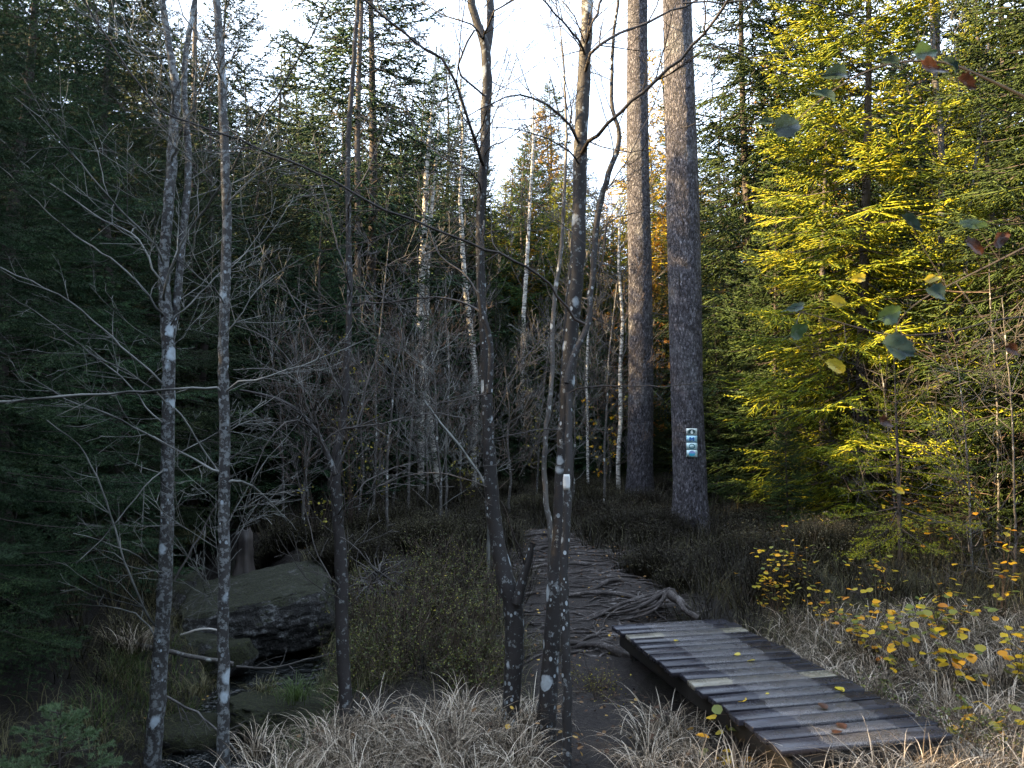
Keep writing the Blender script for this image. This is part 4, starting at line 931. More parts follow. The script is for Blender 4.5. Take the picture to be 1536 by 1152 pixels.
# ------------------------------------------------------------------ leaves
def leaf_shape(n=7):
    t = np.linspace(0, 1, n); wd = .42 * np.sin(math.pi * t ** .8) ** .8
    return t, wd
def add_leaves(mb, pts, size, rg, flat=.4, up=None):
    """broad rounded leaves, each a folded blade of several faces"""
    pts = np.asarray(pts, float); m = len(pts)
    az = rg.uniform(0, 6.283, m); tilt = rg.normal(0, flat, m); s_ = size * rg.uniform(.65, 1.2, m)
    d = np.stack([np.cos(az) * np.cos(tilt), np.sin(az) * np.cos(tilt), np.sin(tilt)], 1)
    n = np.stack([rg.normal(0, flat, m), rg.normal(0, flat, m), np.ones(m)], 1); n -= d * np.sum(n * d, 1)[:, None]; n /= np.linalg.norm(n, axis=1, keepdims=True)
    b = np.cross(n, d)
    prof = [(0, 0, 0), (.22, .36, .05), (.55, .44, .07), (.82, .26, .03), (1.0, 0, -.06), (.82, -.26, .03), (.55, -.44, .07), (.22, -.36, .05), (.5, 0, -.02)]
    V = np.stack([pts + s_[:, None] * (d * a + b * c + n * e) for a, c, e in prof], 1)
    f = [(8, i, (i + 1) % 8) for i in range(8)]
    mb.add(V.reshape(-1, 3), (np.array(f)[None] + (np.arange(m) * 9)[:, None, None]).reshape(-1, 3))
def blades(mb, base, L, lean, w, rg, seg=4, az=None, th0=.0):
    """arching grass blades: base (m,3), arrays L, lean (how far they fall over), width w"""
    m = len(base); az = rg.uniform(0, 6.283, m) if az is None else az
    h = np.stack([np.cos(az), np.sin(az), np.zeros(m)], 1); sd = np.stack([-np.sin(az), np.cos(az), np.zeros(m)], 1)
    rows = []
    th = rg.uniform(.05, .4, m) + th0; pos = base.copy(); bend = rg.normal(0, .15, m)
    for k in range(seg + 1):
        t = k / seg; ww = w * (1 - t) ** .7
        rows.append(pos - sd * (ww / 2)[:, None] if k < seg else pos)
        if k < seg: rows.append(pos + sd * (ww / 2)[:, None])
        a = th + lean * t * 1.15
        step = L / seg
        pos = pos + (h * np.sin(a)[:, None] + np.array([0, 0, 1.]) * np.cos(a)[:, None] + sd * (bend * t)[:, None]) * step[:, None]
    V = np.stack(rows, 1); nv = V.shape[1]
    q = [(2 * k, 2 * k + 1, 2 * k + 3, 2 * k + 2) for k in range(seg - 1)]
    off = (np.arange(m) * nv)[:, None, None]
    mb.add(V.reshape(-1, 3), (np.array([[(2 * seg - 2), 2 * seg - 1, 2 * seg]])[None] + off).reshape(-1, 3), (np.array(q)[None] + off).reshape(-1, 4))
def on_deck(x, y, mg=0.0):
    dx, dy = x - DC[0], y - DC[1]; u = dx * DU[0] + dy * DU[1]; v = dx * DV[0] + dy * DV[1]
    return (np.abs(u) < DWID / 2 + mg) & (np.abs(v) < DLEN / 2 + mg)
ang = R(12.3); DU = np.array([math.cos(ang), math.sin(ang)]); DV = np.array([-math.sin(ang), math.cos(ang)]); DWID, DLEN = 1.04, 2.58
DC = np.array([1.61, 5.41])

def scatter(n, x0, x1, y0, y1, cond, rg):
    x = rg.uniform(x0, x1, n); y = rg.uniform(y0, y1, n); k = cond(x, y); return x[k], y[k]
def inview(x, y, mg=1.0): return (np.abs(x) < y * .68 + mg) & (y > 3.2)
rg = np.random.default_rng(5)
# heather -------------------------------------------------------------
def heather():
    mb = MB()
    def cond(x, y):
        pd = pl_dist(x, y, PA); cd = pl_dist(x, y, CH)
        wpath = np.interp(y, [3, 7, 7.8, 10.2, 11.4, 12.0], [1.2, .90, .64, .42, .26, .05])
        near = np.where(x > 2.0, 7.0, np.where(x < -.2, 6.1, 7.2))
        return inview(x, y) & (pd > wpath) & (cd > 1.0) & (y > near) & ~on_deck(x, y, .25) & (np.hypot(x - 2.56, y - 11.2) > .24) & (rg.random(len(x)) < np.where(y > 14, .55, 1))
    x, y = scatter(9000, -13, 14, 5.5, 27, cond, rg)
    hh = (.30 + .22 * wn(x * 1.1 + 2, y * 1.1) + rg.uniform(-.05, .10, len(x))) * np.interp(y, [6, 9, 20], [1.2, 1.15, 1.1])
    K = 26
    bx = np.repeat(x, K) + rg.normal(0, .06, len(x) * K); by = np.repeat(y, K) + rg.normal(0, .06, len(x) * K)
    L = np.repeat(hh, K) * rg.uniform(.7, 1.35, len(bx)); az = np.arctan2(by - np.repeat(y, K), bx - np.repeat(x, K)) + rg.normal(0, .5, len(bx))
    wd = np.interp(by, [6, 25], [.008, .015])
    blades(mb, np.stack([bx, by, H(bx, by) - .02], 1), L, rg.uniform(-.9, 1.3, len(bx)), wd, rg, 3, az, .35)
    # rounded bushy mounds
    mp_ = [(X(px, Y), Y, r, h) for px, Y, r, h in [(985, 9.0, .40, .38), (1075, 9.3, .45, .33), (1120, 9.2, .5, .48), (985, 10.4, .4, .28), (1100, 10.6, .4, .4), (930, 11.2, .5, .5), (900, 12.6, .5, .45), (1160, 8.2, .42, .42), (1230, 9.4, .6, .5), (1020, 8.5, .3, .28), (1310, 10.4, .6, .5),
            (860, 13.2, .5, .45), (745, 12.6, .5, .45), (700, 11.2, .5, .45), (650, 10.2, .6, .5), (740, 10.4, .4, .42), (590, 11.5, .6, .5), (960, 14.5, .6, .45), (800, 14.5, .6, .42), (1390, 10.8, .6, .5), (530, 9.4, .5, .4), (450, 10.6, .6, .4)]]
    for _ in range(60):
        yy = rg.uniform(9, 19); xx = rg.uniform(-.5, .62) * yy
        if pl_dist(np.array([xx]), np.array([yy]), PA)[0] > 1.2 and pl_dist(np.array([xx]), np.array([yy]), CH)[0] > 1.4: mp_.append((xx, yy, rg.uniform(.35, .65), rg.uniform(.32, .5)))
    for mx_, my_, r, h in mp_:
        n_ = int(2600 * r * r / .25); a_ = rg.uniform(0, 6.283, n_); q_ = np.sqrt(rg.random(n_)); ex, ey = mx_ + r * .8 * q_ * np.cos(a_), my_ + r * .8 * q_ * np.sin(a_)
        Lm = h * np.sqrt(1.05 - .75 * q_ ** 2) * rg.uniform(.75, 1.12, n_)
        blades(mb, np.stack([ex, ey, H(ex, ey) - .02], 1), Lm, rg.uniform(-.5, .8, n_), np.full(n_, .008), rg, 3, a_ + rg.normal(0, .5, n_), q_ * .75)
        k_ = rg.integers(0, n_, n_); u_ = rg.uniform(.6, 1.02, n_)
        add_leaves(mb, np.stack([ex[k_] + .3 * r * q_[k_] * np.cos(a_[k_]) * u_, ey[k_] + .3 * r * q_[k_] * np.sin(a_[k_]) * u_, H(ex[k_], ey[k_]) + Lm[k_] * u_ * (1 - .22 * q_[k_])], 1), .018, rg, .8)
    j = rg.integers(0, len(bx), 85000); j = j[by[j] < 17]; t_ = rg.uniform(.45, 1.0, len(j))
    add_leaves(mb, np.stack([bx[j] + rg.normal(0, .035, len(j)), by[j] + rg.normal(0, .035, len(j)), H(bx[j], by[j]) + L[j] * t_ * .85], 1), .02, rg, .8)
    tag(mb.build('heather', 'heather', smooth=False), 'low brown and dull green heather covering the forest floor', 'heather', kind='stuff')
heather()
def tussocks(name, pts, K, L, mat, label, spread=.075, w=.005, lean=(1.0, 2.4), seg=5):
    mb = MB(); pts = np.asarray(pts); m = len(pts)
    x = np.repeat(pts[:, 0], K); y = np.repeat(pts[:, 1], K); off = rg.normal(0, spread, (m * K, 2))
    bx, by = x + off[:, 0], y + off[:, 1]
    az = np.arctan2(off[:, 1], off[:, 0]) + rg.normal(0, .6, m * K)
    sc_ = np.repeat(rg.uniform(.7, 1.25, m), K)
    blades(mb, np.stack([bx, by, H(bx, by) - .02], 1), L * sc_ * rg.uniform(.5, 1.2, m * K), rg.uniform(*lean, m * K), np.full(m * K, w) * rg.uniform(.6, 1.3, m * K), rg, seg, az)
    tag(mb.build(name, mat, smooth=False), label, 'grass', kind='stuff')
def nearfilter(x, y):
    pd = pl_dist(x, y, PA); cd = pl_dist(x, y, CH)
    return inview(x, y, .5) & (pd > .33) & (cd > .75) & ~on_deck(x, y, .08)
x, y = scatter(330, -1.9, 2.6, 3.5, 5.7, lambda x, y: nearfilter(x, y) & (x < 1.9) & (y < 5.55 - .25 * np.abs(x)), rg)
tussocks('dry_grass', np.stack([x, y], 1), 64, .42, 'drygrass', 'pale bleached grass tussocks round the feet of the alders', w=.0062, spread=.055, lean=(1.2, 2.8), seg=6)
x, y = scatter(1050, 1.2, 9, 3.9, 7.2, lambda x, y: nearfilter(x, y) & ((x - 1.6) > (5.2 - y) * .3) & (x > 1.7) & (wn(x * 1.4, y * 1.4) > -.35), rg)
tussocks('dry_grass', np.stack([x, y], 1), 54, .36, 'drygrass', 'pale dry grass on the bank right of the boardwalk', w=.0062, spread=.055, lean=(1.2, 2.8), seg=6)
x, y = scatter(1500, -1.4, 9.5, 5.4, 12, lambda x, y: nearfilter(x, y) & (np.where(x < .3, y < 7.5, (y > 6.3) & (x > 2))), rg)
tussocks('mixed_grass', np.stack([x, y], 1), 34, .30, 'darkgrass', 'dull green and brown grass among the heather', w=.005)
x, y = scatter(420, -5, -1.2, 4.2, 9.6, lambda x, y: (pl_dist(x, y, CH) > .5) & (pl_dist(x, y, CH) < 1.3), rg)
tussocks('bank_grass', np.stack([x, y], 1), 40, .30, 'darkgrass', 'straggling grass hanging over the stream banks', w=.005, lean=(1.5, 2.8))
x, y = scatter(200, -3.2, -1.2, 5.4, 7.2, lambda x, y: (pl_dist(x, y, CH) > .45) & (pl_dist(x, y, CH) < 1.0), rg)
tussocks('green_grass', np.stack([x, y], 1)[:60], 40, .24, 'greengrass', 'tufts of green grass on the mossy bank', w=.006, lean=(1.2, 2.4))
x = rg.uniform(1.25, 2.75, 26); y = 3.98 + (x - 1.4) * .2 - rg.uniform(.0, .12, 26)
tussocks('dry_grass', np.stack([x, y], 1), 46, .30, 'drygrass', 'pale dry grass growing up against the near end of the boardwalk', w=.0055, lean=(.8, 2.4), seg=6)
# separate clumps one can point at
def clump(px, py, Y, n, L, mat, label):
    q = P(px, py, Y); m = MB(); K = n; off = rg.normal(0, .06, (K, 2)); bx, by = q[0] + off[:, 0], q[1] + off[:, 1]
    bz_ = np.full(K, q[2])
    blades(m, np.stack([bx, by, bz_], 1), L * rg.uniform(.5, 1.2, K), rg.uniform(1.2, 2.6, K), np.full(K, .006), rg, 6, np.arctan2(off[:, 1], off[:, 0]) + rg.normal(0, .5, K))
    o = m.build('grass_tussock', mat, smooth=False, loc=(q[0], q[1], q[2])); tag(o, label, 'grass tussock')
clump(200, 975, 6.6, 170, .34, 'drygrass', 'drooping pale tussock on the far bank left of the forked grey tree')
clump(225, 818, 10.2, 400, .34, 'drygrass', 'brownish grass cushion at the top of the dark hollow, behind the forked grey tree')
clump(285, 815, 10.3, 300, .34, 'darkgrass', 'brown grass cushion between the two slim grey trees')
clump(445, 1048, 6.1, 160, .26, 'greengrass', 'dark green tuft at the right end of the broad mossy stone')
clump(395, 1040, 6.5, 110, .2, 'darkgrass', 'thin brown tuft on top of the broad mossy stone')
clump(300, 1040, 6.4, 120, .24, 'darkgrass', 'brown grass tuft on the bank between the two slim grey trees')
clump(480, 1110, 5.4, 150, .3, 'drygrass', 'pale tussock hanging over the stream at the foot of the crooked black tree')
clump(385, 1135, 5.2, 130, .28, 'drygrass', 'pale tussock by the water at the bottom of the picture')
# bilberry bushes -------------------------------------------------------
def bush(px, py, Y, r, h, label, mat='gleaf', n=1400, size=.016, group=None, stems=60):
    q = P(px, py, Y); gz = HH(q[0], q[1]); root = empty('bilberry_bush', (q[0], q[1], gz), label, 'bush', group)
    st = MB(); pts = []
    for _ in range(stems):
        a = rg.uniform(0, 6.283); rr = r * math.sqrt(rg.random()) * .8; b = np.array([rr * math.cos(a), rr * math.sin(a), -.04])
        t = b + np.array([rg.normal(0, .1) + b[0] * .3, rg.normal(0, .1) + b[1] * .3, h * rg.uniform(.5, 1.1) * (1 - .4 * (rr / r) ** 2)])
        s_ = np.linspace(0, 1, 5)[:, None]; pl = b + (t - b) * s_ + rg.normal(0, .015, (5, 3)); st.tube(pl, np.linspace(.004, .0018, 5), 3)
        for _ in range(3):
            i = rg.integers(1, 5); e = pl[i] + rg.normal(0, .09, 3) + np.array([0, 0, .05]); st.tube(np.stack([pl[i], (pl[i] + e) / 2 + rg.normal(0, .01, 3), e]), .0016, 3)
            for _ in range(max(1, n // (stems * 3))): pts.append(pl[i] + (e - pl[i]) * rg.uniform(.2, 1.1) + rg.normal(0, .012, 3))
    st.build('stems', 'twig_brown', root)
    lf = MB(); add_leaves(lf, pts, size, rg, .6); lf.build('foliage', mat, root, smooth=False)
for (px, py, Y, r, h, lab) in [(640, 1010, 6.6, .55, .66, 'dark glossy bilberry bush in front of the root path, widest one'), (590, 960, 7.4, .5, .62, 'dark bilberry bush right of the crooked black tree'), (700, 960, 7.3, .4, .6, 'bilberry bush touching the left of the spotted alder'), (560, 1020, 6.3, .3, .3, 'low bilberry clump beside the foot of the crooked black tree'), (720, 1020, 6.2, .3, .32, 'low bilberry clump behind the foot of the spotted alder'), (660, 880, 8.6, .55, .55, 'bilberry patch at the far left of the root path')]:
    bush(px, py, Y, r, h, lab, n=2600, stems=110)
bush(905, 1010, 5.9, .16, .16, 'mossy green low plant at the left side of the boardwalk', 'olive', 500, .012, stems=40)
bush(1320, 1010, 5.4, .22, .26, 'green leafy clump half way along the right side of the boardwalk', 'gleaf', 700, .02, stems=40)
bush(1460, 1060, 4.6, .25, .3, 'green clump at the near right end of the boardwalk', 'gleaf', 800, .02, stems=40)
# leafy saplings ----------------------------------------------------------
def sapling(px, Y, h, n, size, label, mat='yleaf', spread=.3, name='leafy_sapling', group=None, wood='twig_brown', lean=(0, 0), flat=.28):
    if mat == 'yleaf' and Y < 10: n = int(n * 1.7); size *= 1.45
    x = X(px, Y); gz = HH(x, Y); root = empty(name, (x, Y, gz), label, 'sapling', group); st = MB(); pts = []
    k = max(2, int(n / 9))
    for _ in range(k):
        a = rg.uniform(0, 6.283); b = np.array([rg.normal(0, .03), rg.normal(0, .03), -.04]); t = np.array([spread * math.cos(a) * rg.uniform(.2, 1) + lean[0], spread * math.sin(a) * rg.uniform(.2, 1) + lean[1], h * rg.uniform(.55, 1.1)])
        s_ = np.linspace(0, 1, 7)[:, None]; pl = b + (t - b) * np.hstack([s_ ** 1.3, s_ ** 1.3, s_]) + rg.normal(0, .008, (7, 3)); st.tube(pl, np.linspace(.004, .0015, 7), 4)
        for _ in range(9):
            i = rg.integers(2, 7); e = pl[i] + np.array([rg.normal(0, .07), rg.normal(0, .07), rg.uniform(0, .05)]); st.tube(np.stack([pl[i], e]), .0013, 3)
            pts += [e] + ([e + rg.normal(0, .03, 3)] if rg.random() < .4 else [])
    st.build('stem', wood, root); lf = MB(); add_leaves(lf, pts, size, rg, flat); lf.build('foliage', mat, root, smooth=False)
for a in [(1160, 7.4, .62, 54, .036, 'yellow-green sapling by the far right corner of the boardwalk, leaning left'),
          (1195, 7.9, .75, 30, .032, 'taller yellow-leaved sapling behind the far right corner of the boardwalk'),
          (1240, 7.0, .45, 30, .036, 'low yellow-leaved sapling right of the far end of the boardwalk'),
          (1290, 6.4, .5, 40, .04, 'yellow-leaved sapling in the pale grass nearest the middle of the boardwalk'),
          (1310, 7.6, .55, 26, .036, 'yellow-leaved sapling at the edge of the heather'),
          (1350, 6.0, .5, 26, .046, 'sapling with large yellow leaves in the pale grass'),
          (1400, 6.6, .6, 34, .042, 'orange and yellow-leaved sapling right of the pale grass clearing'),
          (1440, 5.7, .55, 30, .05, 'sapling with big yellow leaves over the near half of the boardwalk bank'),
          (1385, 8.6, .8, 26, .04, 'sapling with pale leaves in front of the slim grey aspen'),
          (1440, 8.9, .9, 26, .04, 'tall pale-leaved sapling right of the slim grey aspen'),
          (1490, 7.0, 1.0, 30, .042, 'tall yellow-leaved sapling near the right edge'),
          (1520, 5.6, .5, 24, .05, 'yellow-leaved sapling at the right edge, lowest'),
          (1475, 4.75, .36, 20, .05, 'yellow and green-leaved seedling at the near right end of the boardwalk'),
          (1345, 9.4, .9, 20, .045, 'sapling with scattered yellow leaves under the young spruce'),
          (1106, 4.55, .30, 9, .05, 'green seedling poking up at the left side of the boardwalk')]:
    sapling(*a)
sapling(530, 11.5, 2.9, 130, .045, 'leafy yellow-olive bush behind the crooked black tree', 'olive', .55, flat=.6)
sapling(480, 10.6, 1.5, 60, .04, 'small olive-leaved sapling left of the crooked black tree', 'olive', .4, flat=.6)
sapling(705, 14.5, 1.5, 90, .05, 'olive-leaved sapling behind the spotted alder', 'olive', .6, flat=.6)
sapling(575, 13, 1.8, 60, .05, 'olive-leaved sapling beyond the heather left of the birches', 'olive', .7, flat=.6)
sapling(800, 16, 2.8, 90, .055, 'green-yellow sapling behind the thin leaning stem', 'olive', .7, flat=.6)
sapling(985, 20, 6, 160, .10, 'orange-leaved birch sapling between the two thick trunks', 'orangeleaf', 1.2, wood='twig_mid', flat=.7)
sapling(915, 22, 6.5, 220, .10, 'orange-leaved young birch left of the sun-streaked trunk', 'orangeleaf', 1.3, wood='twig_mid', flat=.7)
sapling(908, 18, 2.6, 120, .08, 'gold-leaved low bush left of the sun-streaked trunk', 'yleaf', 1.0, wood='twig_mid', flat=.7)
sapling(1330, 12.5, 3.4, 80, .055, 'olive-leaved shrub behind the young spruce', 'olive', .9, flat=.6)
sapling(670, 7.1, .5, 26, .03, 'low green-yellow seedling on the bilberry bush', 'olive', .3)

# near aspen twig with large leaves, hanging in from the right -----------------
def near_leaf(px, py, Y, wpx, hpx, rot, mat, root, fold=.28, yaw=0.5):
    c = P(px, py, Y); sx, sz = wpx / F * Y / 2, hpx / F * Y / 2
    n = 22; mb = MB(); v = [(0, 0, 0)]
    for ring, k in ((.5, 1), (1.0, 2)):
        for i in range(n):
            t = i / n * 2 * math.pi; r = ring
            ex = 1.0 + .16 * math.cos(t) - .05 * math.cos(2 * t); 
            if ring == 1: r *= 1 + .06 * (1 if i % 2 else -1) + .05 * math.sin(i * 1.7 + px)
            x, z = r * (math.cos(t) + .22 * max(0, math.cos(t)) ** 7), r * math.sin(t) * (.92 - .26 * math.cos(t))
            v.append((x * sx, -abs(z) * fold * sz * 2 + .16 * sx * math.sin(2 * t + px) * ring - .25 * sx * x * x * (1 if px % 2 else -1), z * sz))
    f3 = [(0, 1 + i, 1 + (i + 1) % n) for i in range(n)]; f4 = [(1 + i, 1 + n + i, 1 + n + (i + 1) % n, 1 + (i + 1) % n) for i in range(n)]
    # petiole and midrib
    mb.add(v, f3, f4); mb.tube([(-sx * 1.9, -.001, 0), (-sx * .9, -.001, 0), (sx * .9, -.0012, 0)], [.0009, .0008, .0003], 4)
    o = mb.build('leaf', mat, root); o.rotation_euler = (0, R(rot), R(yaw * 40)); o.location = tuple(c - np.array(root.location))
    return o
def near_twig(label, line, w0, w1, Y, leaves, seed):
    pts = trace(line, Y, .15, w0, w1); root = empty('aspen_branch', pts[0, :3], label, 'branch'); mb = MB()
    s_ = smooth_line(pts, 24); mb.tube(s_[:, :3] - pts[0, :3], s_[:, 3], 6); rg2 = np.random.default_rng(seed)
    for l in leaves:
        c = P(l[0], l[1], l[2]) - pts[0, :3]; j = int(np.argmin(np.linalg.norm(s_[:, :3] - pts[0, :3] - c, axis=1)))
        mb.tube(np.stack([s_[j, :3] - pts[0, :3], (s_[j, :3] - pts[0, :3] + c) / 2 + rg2.normal(0, .006, 3), c]), [.0012, .001, .0009], 4)
    mb.build('stem', 'twig_dark', root)
    for l in leaves: near_leaf(*l, root)
    return root
near_twig('out-of-focus aspen twig with dark and brown leaves hanging in at upper right', [(1600, 175), (1536, 145), (1480, 118), (1420, 92), (1370, 90), (1320, 98), (1280, 115), (1230, 150), (1195, 180)], 5, 1.6, 1.9,
          [(1383, 80, 1.9, 42, 30, -10, 'lf_green'), (1258, 110, 1.95, 48, 22, -12, 'lf_dark'), (1240, 143, 1.95, 40, 15, 8, 'lf_blue'), (1180, 190, 2.0, 50, 38, -18, 'lf_dark'), (1152, 182, 2.02, 26, 12, -10, 'lf_dark'),
           (1395, 102, 1.88, 48, 22, 10, 'lf_brown'), (1447, 126, 1.85, 34, 26, 20, 'lf_brown'), (1428, 98, 1.88, 34, 14, 35, 'lf_dark'), (1340, 92, 1.9, 34, 14, 0, 'lf_dark')], 1)
near_twig('out-of-focus aspen twig with a large blue-green leaf hanging at middle right', [(1620, 330), (1540, 370), (1480, 400), (1420, 430), (1380, 450), (1345, 480), (1342, 500)], 4, 1.4, 2.1,
          [(1341, 522, 2.05, 54, 42, 15, 'lf_blue'), (1336, 472, 2.1, 46, 30, -20, 'lf_green'), (1408, 440, 2.1, 38, 24, 20, 'lf_blue'), (1395, 418, 2.15, 30, 14, -10, 'lf_yellow'), (1290, 417, 2.2, 28, 14, -8, 'lf_yellow'),
           (1462, 370, 2.1, 38, 22, 25, 'lf_brown'), (1495, 360, 2.1, 34, 24, -30, 'lf_brown'), (1462, 336, 2.15, 58, 16, -4, 'lf_green'), (1365, 335, 2.2, 40, 20, 30, 'lf_dark'), (1520, 525, 2.0, 30, 18, 20, 'lf_brown')], 2)
near_twig('out-of-focus aspen twig with small yellow and blue-green leaves at centre right', [(1600, 470), (1500, 478), (1420, 500), (1340, 505), (1280, 490), (1230, 475), (1200, 468)], 3, 1.2, 2.4,
          [(1196, 460, 2.4, 34, 13, -18, 'lf_blue'), (1193, 497, 2.4, 32, 26, -30, 'lf_green'), (1253, 453, 2.4, 28, 20, 10, 'lf_yellow'), (1254, 550, 2.45, 36, 22, 20, 'lf_yellow'), (1325, 632, 2.5, 26, 16, 30, 'lf_brown'), (1350, 736, 2.6, 20, 10, 20, 'lf_yellow')], 3)

# ------------------------------------------------------------------ boardwalk
def box(mb, c, s_, rg=None, jit=0, bev=.004):
    x, y, z = s_[0] / 2, s_[1] / 2, s_[2] / 2; b = bev; v = []
    # chamfered box: 24 vertices
    for sx in (-1, 1):
        for sy in (-1, 1):
            for sz in (-1, 1):
                v += [(sx * x, sy * (y - b), sz * (z - b)), (sx * (x - b), sy * y, sz * (z - b)), (sx * (x - b), sy * (y - b), sz * z)]
    v = np.array(v)
    def id(sx, sy, sz, k): return ((sx > 0) * 4 + (sy > 0) * 2 + (sz > 0)) * 3 + k
    q = []; t = []
    for k in range(3):
        for s1 in (-1, 1):
            cs = []
            for a, b2 in ((-1, -1), (1, -1), (1, 1), (-1, 1)):
                sg = [0, 0, 0]; sg[k] = s1; o_ = [i for i in range(3) if i != k]; sg[o_[0]] = a; sg[o_[1]] = b2; cs.append(id(*sg, k))
            q.append(cs)
    for k in range(3):                   # chamfer strips along axis k
        o_ = [i for i in range(3) if i != k]
        for a in (-1, 1):
            for b2 in (-1, 1):
                e = []
                for s1 in (-1, 1):
                    sg = [0, 0, 0]; sg[k] = s1; sg[o_[0]] = a; sg[o_[1]] = b2; e.append((id(*sg, o_[0]), id(*sg, o_[1])))
                q.append((e[0][0], e[0][1], e[1][1], e[1][0]))
    for sx in (-1, 1):
        for sy in (-1, 1):
            for sz in (-1, 1): t.append([id(sx, sy, sz, k) for k in range(3)])
    if rg is not None: v = v + rg.normal(0, jit, v.shape)
    mb.add(v + np.array(c), t, q)
def fixnormals(o):
    import bmesh
    b = bmesh.new(); b.from_mesh(o.data); bmesh.ops.recalc_face_normals(b, faces=b.faces); b.to_mesh(o.data); b.free()
def boardwalk():
    rz = ang; rgb = np.random.default_rng(3)
    root = empty('boardwalk', (DC[0], DC[1], 0), 'weathered plank boardwalk with a worn wire-mesh grip strip, ending at the root path', 'boardwalk', rz=rz)
    n = 18; pitch = DLEN / n
    for i in range(n):                       # from the near end to the far end
        v = -DLEN / 2 + (i + .5) * pitch; mb = MB()
        wdt = pitch - rgb.uniform(.016, .034); L = DWID + rgb.uniform(-.03, .03)
        box(mb, (0, 0, 0), (L, wdt, .034), rgb, .0012, .004)
        new = i in (7, 15); o = mb.build('plank', 'deck_new' if new else 'deck', root, smooth=False); fixnormals(o)
        o.location = (rgb.uniform(-.012, .012), v, -.018 + rgb.uniform(-.004, .003)); o.rotation_euler = (rgb.normal(0, .012), rgb.normal(0, .004), rgb.normal(0, .006))
        if new: o['label'] = 'paler replaced plank'
    for sx in (-1, 1):
        mb = MB(); box(mb, (0, 0, 0), (.07, DLEN - .04, .13), rgb, .002, .006); o = mb.build('beam', 'beam', root, smooth=False); fixnormals(o); o.location = (sx * (DWID / 2 - .10), 0, -.106)
        for vy in (-.1, DLEN / 2 - .08):
            mb = MB(); box(mb, (0, 0, 0), (.09, .09, .55), rgb, .003, .008); o = mb.build('post', 'beam', root, smooth=False); fixnormals(o); o.location = (sx * (DWID / 2 - .19), vy, -.33)
    for vy in (-DLEN / 2 + .05, DLEN / 2 - .05):
        mb = MB(); box(mb, (0, 0, 0), (DWID - .28, .06, .12), rgb, .002, .006); o = mb.build('cross_beam', 'beam', root, smooth=False); fixnormals(o); o.location = (0, vy, -.10)
    return root
boardwalk()
def fallen(lst):
    for i, (px, py, size, mat, lab) in enumerate(lst):
        u, v = (px - 768) / F, (576 - py) / F; d = np.array([u, cp - sp * v, sp + cp * v]); t = (0.006 - CZ) / d[2]; q = np.array([0, 0, CZ]) + d * t
        m = MB(); add_leaves(m, [(0, 0, 0)], size, rng, .12); o = m.build('fallen_leaf', mat, smooth=False); o.location = (q[0], q[1], .006); tag(o, lab, 'leaf', 'fallen leaves on the boardwalk')
fallen([(1111, 982, .055, 'lf_yellow', 'small pale leaf on the upper half of the boardwalk, left of its pair'), (1133, 990, .055, 'lf_yellow', 'small pale leaf on the upper half of the boardwalk, right of its pair'),
        (1253, 1030, .06, 'lf_yellow', 'yellow leaf on the boardwalk near the pale full-width plank'), (1240, 1064, .07, 'lf_brown', 'brown curled leaf at the middle of the boardwalk'), (1256, 1084, .06, 'lf_brown', 'brown leaf lower on the boardwalk'),
        (1252, 1100, .07, 'lf_brown', 'tan leaf on the near end of the boardwalk'), (1016, 960, .04, 'lf_yellow', 'tiny pale leaf near the far end of the boardwalk'), (1154, 1040, .035, 'lf_yellow', 'tiny pale leaf on the left side of the boardwalk')])

